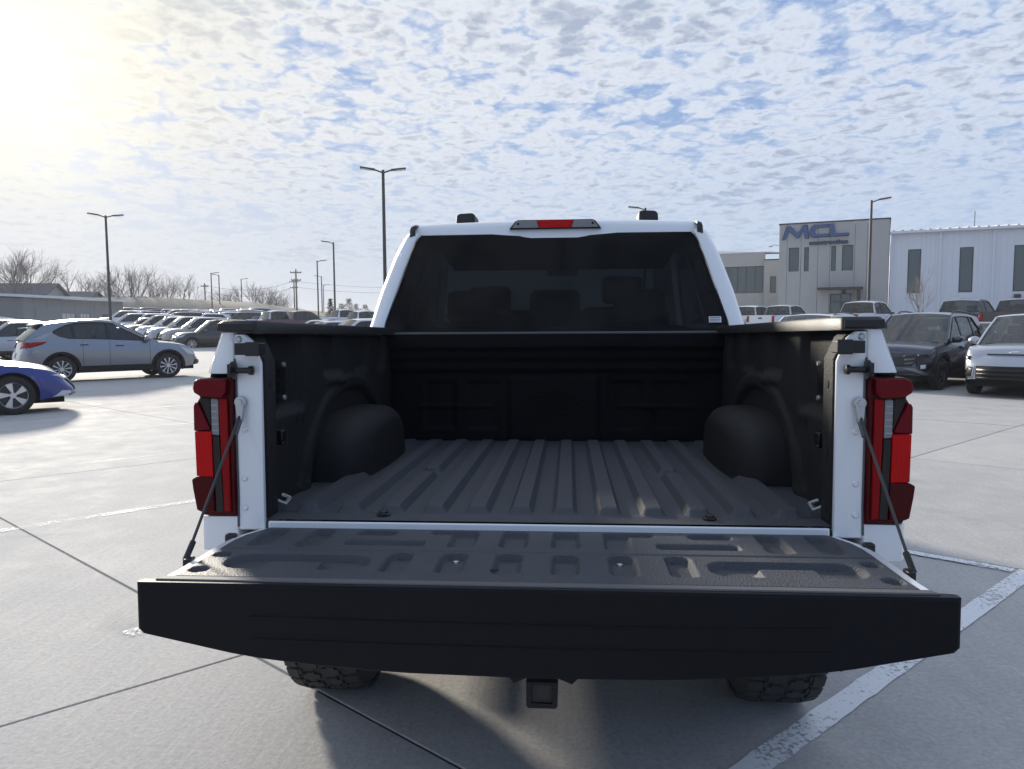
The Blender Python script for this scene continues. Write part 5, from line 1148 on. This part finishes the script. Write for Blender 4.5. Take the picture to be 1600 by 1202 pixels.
# near cars
c = make_car('hatch', 'paint_steel', 'parked_car', 'silver-blue hatchback SUV seen from its right side on the left', 'car', front='mazda', lod=0)
pr_, pf_ = ground(97, 598), ground(263, 590); hd = math.degrees(math.atan2(pf_.y - pr_.y, pf_.x - pr_.x)); put(c, wheel_at('hatch', pf_, 'fr', hd), hd)
c = make_car('sedan', 'paint_blue', 'parked_car', 'bright blue sedan whose nose enters at the left edge', 'car', front='sedan', wheel='blade'); put(c, wheel_at('sedan', ground(22, 648), 'fr', 40), 40)
c = make_car('suv', 'paint_charcoal', 'parked_car', 'dark grey SUV facing the camera right of the truck', 'car', front='tucson', rails=True, wheel='dark'); put(c, wheel_at('suv', ground(1465, 609), 'fl', 228), 228)
tuc = c
c = make_car('cuv', 'paint_lightgrey', 'parked_car', 'pale grey crossover facing the camera, cut by the right edge', 'car', front='kona', wheel='dark'); put(c, wheel_at('cuv', ground(1522, 615), 'fr', 232), 232)
c = make_car('suv', 'paint_white', 'parked_car', 'white SUV with black roof rails whose roof shows above the right bed rail', 'car', rails=True, lod=1); st_ = Vector((-.72, .69, 0)) * 2.8; put(c, Vector(tuc.location) + st_, 228)
# row on the left, noses to the lower left
ROW = Vector((-.715, .70, 0))
p0 = Vector(wheel_at('van', ground(300, 548), 'fl', 218)); rowl = [('van', 'paint_black', 'black SUV showing over the left bed rail beside the white fender'), ('suv', 'paint_beige', 'pale beige car directly left of the black SUV'), ('suv', 'paint_silver', 'silver car second to the left of the black SUV'), ('cuv', 'paint_white', 'white car third to the left of the black SUV'), ('suv', 'paint_grey', 'grey car fourth to the left of the black SUV'), ('sedan', 'paint_silver', 'silver sedan fifth to the left of the black SUV')]
for k, (kd, pt, lb) in enumerate(rowl):
    c = make_car(kd, pt, 'parked_car', lb, 'car', 'row of cars behind the silver SUV', lod=1, rails=kd == 'van'); pp_ = p0 + ROW * (2.75 * k); pp_.z = max(0, rise_l((pp_ - CAM).xy.length)) if k else 0; put(c, pp_, 218)
    if k < 2:
        q = MB().box(-.16, .16, -.004, .004, .72, .92).build('window_sheet', MATS['plate_white']) ; q.location = c.matrix_basis @ Vector((SPEC[kd]['L'] / 2 + .02, .2, -.1)); q.rotation_euler = (0, 0, R(218 + 90)); q.parent = None
        q.name = 'front_plate'; m_ = q.matrix_basis.copy(); q.parent = c; q.matrix_basis = c.matrix_basis.inverted() @ m_
# prototypes for the farther cars
PROTO = {}
used = set()
def far_car(kind, paint, loc, hd, label, group, lod=2, rails=False):
    key = (kind, lod, rails)
    if key not in PROTO:
        PROTO[key] = (make_car(kind, paint, 'pickup_truck' if kind == 'pickup' else 'parked_car', label, 'pickup truck' if kind == 'pickup' else 'car', group, lod=lod, rails=rails), paint); o = PROTO[key][0]
    else:
        src, sp0 = PROTO[key]; o = copy_tree(src, None, {sp0: paint}); tag(o, label, 'pickup truck' if kind == 'pickup' else 'car', group)
    put(o, loc, hd); return o
G1 = 'pickups by the buildings'
def up(px, d): p = at(px, d); p.z = rise_r(d); return p
def upl(px, d): p = at(px, d); p.z = max(0, rise_l(d)); return p
far_car('pickup', 'paint_white', up(1350, 45), 46, 'white pickup in front of the office entrance', G1, 1)
far_car('pickup', 'paint_white', up(1225, 53), 46, 'white pickup left of the one at the office entrance', G1, 1)
far_car('pickup', 'paint_white', up(1172, 54), 46, 'white pickup nearest the truck cab on the right', G1, 1)
far_car('pickup', 'paint_black', up(1508, 44), 46, 'black pickup behind the dark grey SUV', G1, 1)
far_car('pickup', 'paint_black', up(1598, 43), 46, 'black pickup cut by the right edge', G1, 1)
far_car('sedan', 'paint_maroon', at(1535, 23), 228, 'maroon sedan peeking between the grey SUV and the pale crossover', 'single cars', 1)
# left edge
far_car('suv', 'paint_lightgrey', at(20, 41), 218, 'light grey car at the left edge above the blue sedan', 'cars at the left edge', 1); far_car('van', 'paint_grey', at(-12, 44), 218, 'grey car at the left edge behind the light grey one', 'cars at the left edge', 1); far_car('sedan', 'paint_silver', at(62, 42), 42, 'silver sedan hidden behind the rear of the silver SUV', 'cars at the left edge', 1)
# between bed rail and cab, left
far_car('cuv', 'paint_lightgrey', at(507, 40), 218, 'pale car whose roof shows just left of the spruce trunk', 'cars over the left bed rail', 1); far_car('suv', 'paint_white', at(556, 30), 218, 'white car whose windshield shows beside the cab pillar', 'cars over the left bed rail', 1); far_car('sedan', 'paint_white', upl(490, 54), 200, 'white sedan low above the bed rail, left of the spruce', 'cars over the left bed rail', 1)
far_car('pickup', 'paint_white', upl(432, 62), 40, 'white pickup far off above the left bed rail', 'far pickups', 1); far_car('pickup', 'paint_maroon', upl(468, 60), 40, 'maroon pickup right of the far white one', 'far pickups', 1); far_car('pickup', 'paint_white', upl(567, 60), 40, 'white pickup just left of the cab pillar', 'far pickups', 1); far_car('pickup', 'paint_white', upl(537, 68), 40, 'white pickup between the spruce and the cab', 'far pickups', 1)
# far rows
rg = random.Random(3); kinds = ['suv', 'sedan', 'cuv', 'van', 'suv', 'pickup']; pts = ['paint_white', 'paint_silver', 'paint_lightgrey', 'paint_black', 'paint_white', 'paint_grey', 'paint_maroon', 'paint_beige', 'paint_charcoal', 'paint_white']
cn = {'paint_white': 'white', 'paint_silver': 'silver', 'paint_lightgrey': 'light grey', 'paint_black': 'black', 'paint_grey': 'grey', 'paint_maroon': 'maroon', 'paint_beige': 'beige', 'paint_charcoal': 'charcoal'}
kn = {'suv': 'SUV', 'sedan': 'sedan', 'cuv': 'crossover', 'van': 'tall SUV', 'pickup': 'pickup'}
ordn = ['first', 'second', 'third', 'fourth', 'fifth', 'sixth', 'seventh', 'eighth', 'ninth', 'tenth', 'eleventh', 'twelfth', 'thirteenth', 'fourteenth', 'fifteenth', 'sixteenth']
for r_, (d, x0, x1, n, nm) in enumerate(((68, 205, 420, 10, 'nearest far row'), (84, 190, 400, 11, 'middle far row'), (102, 192, 395, 14, 'farthest row under the bank'))):
    for k in range(n):
        px = x0 + (x1 - x0) * (k + rg.uniform(-.15, .15)) / (n - 1); kd = rg.choice(kinds[:5]); pt = rg.choice(pts)
        far_car(kd, pt, upl(px, d + rg.uniform(-.6, .6)), 218 + rg.uniform(-3, 3), 'tiny %s %s, %s from the left in the %s' % (cn[pt], kn[kd], ordn[k], nm), 'far rows of parked cars', 2)
# delete the hidden-source flag
for o in bpy.data.objects:
    if 'kindspec' in o: del o['kindspec']

# ------------------------------------------------------------------ air
hm = bpy.data.materials.new('haze'); hm.use_nodes = True; ht = hm.node_tree
for n_ in list(ht.nodes): ht.nodes.remove(n_)
ho = ht.nodes.new('ShaderNodeOutputMaterial'); pv = ht.nodes.new('ShaderNodeVolumePrincipled'); pv.inputs['Color'].default_value = (.93, .95, 1, 1); pv.inputs['Density'].default_value = .0007; pv.inputs['Anisotropy'].default_value = .15
ht.links.new(pv.outputs[0], ho.inputs['Volume'])
hz_o = MB().box(-1900, 1900, -1600, 2300, -1.6, 16.5).build('haze', hm); tag(hz_o, 'thin pale morning haze over the lot', 'haze', kind='stuff')
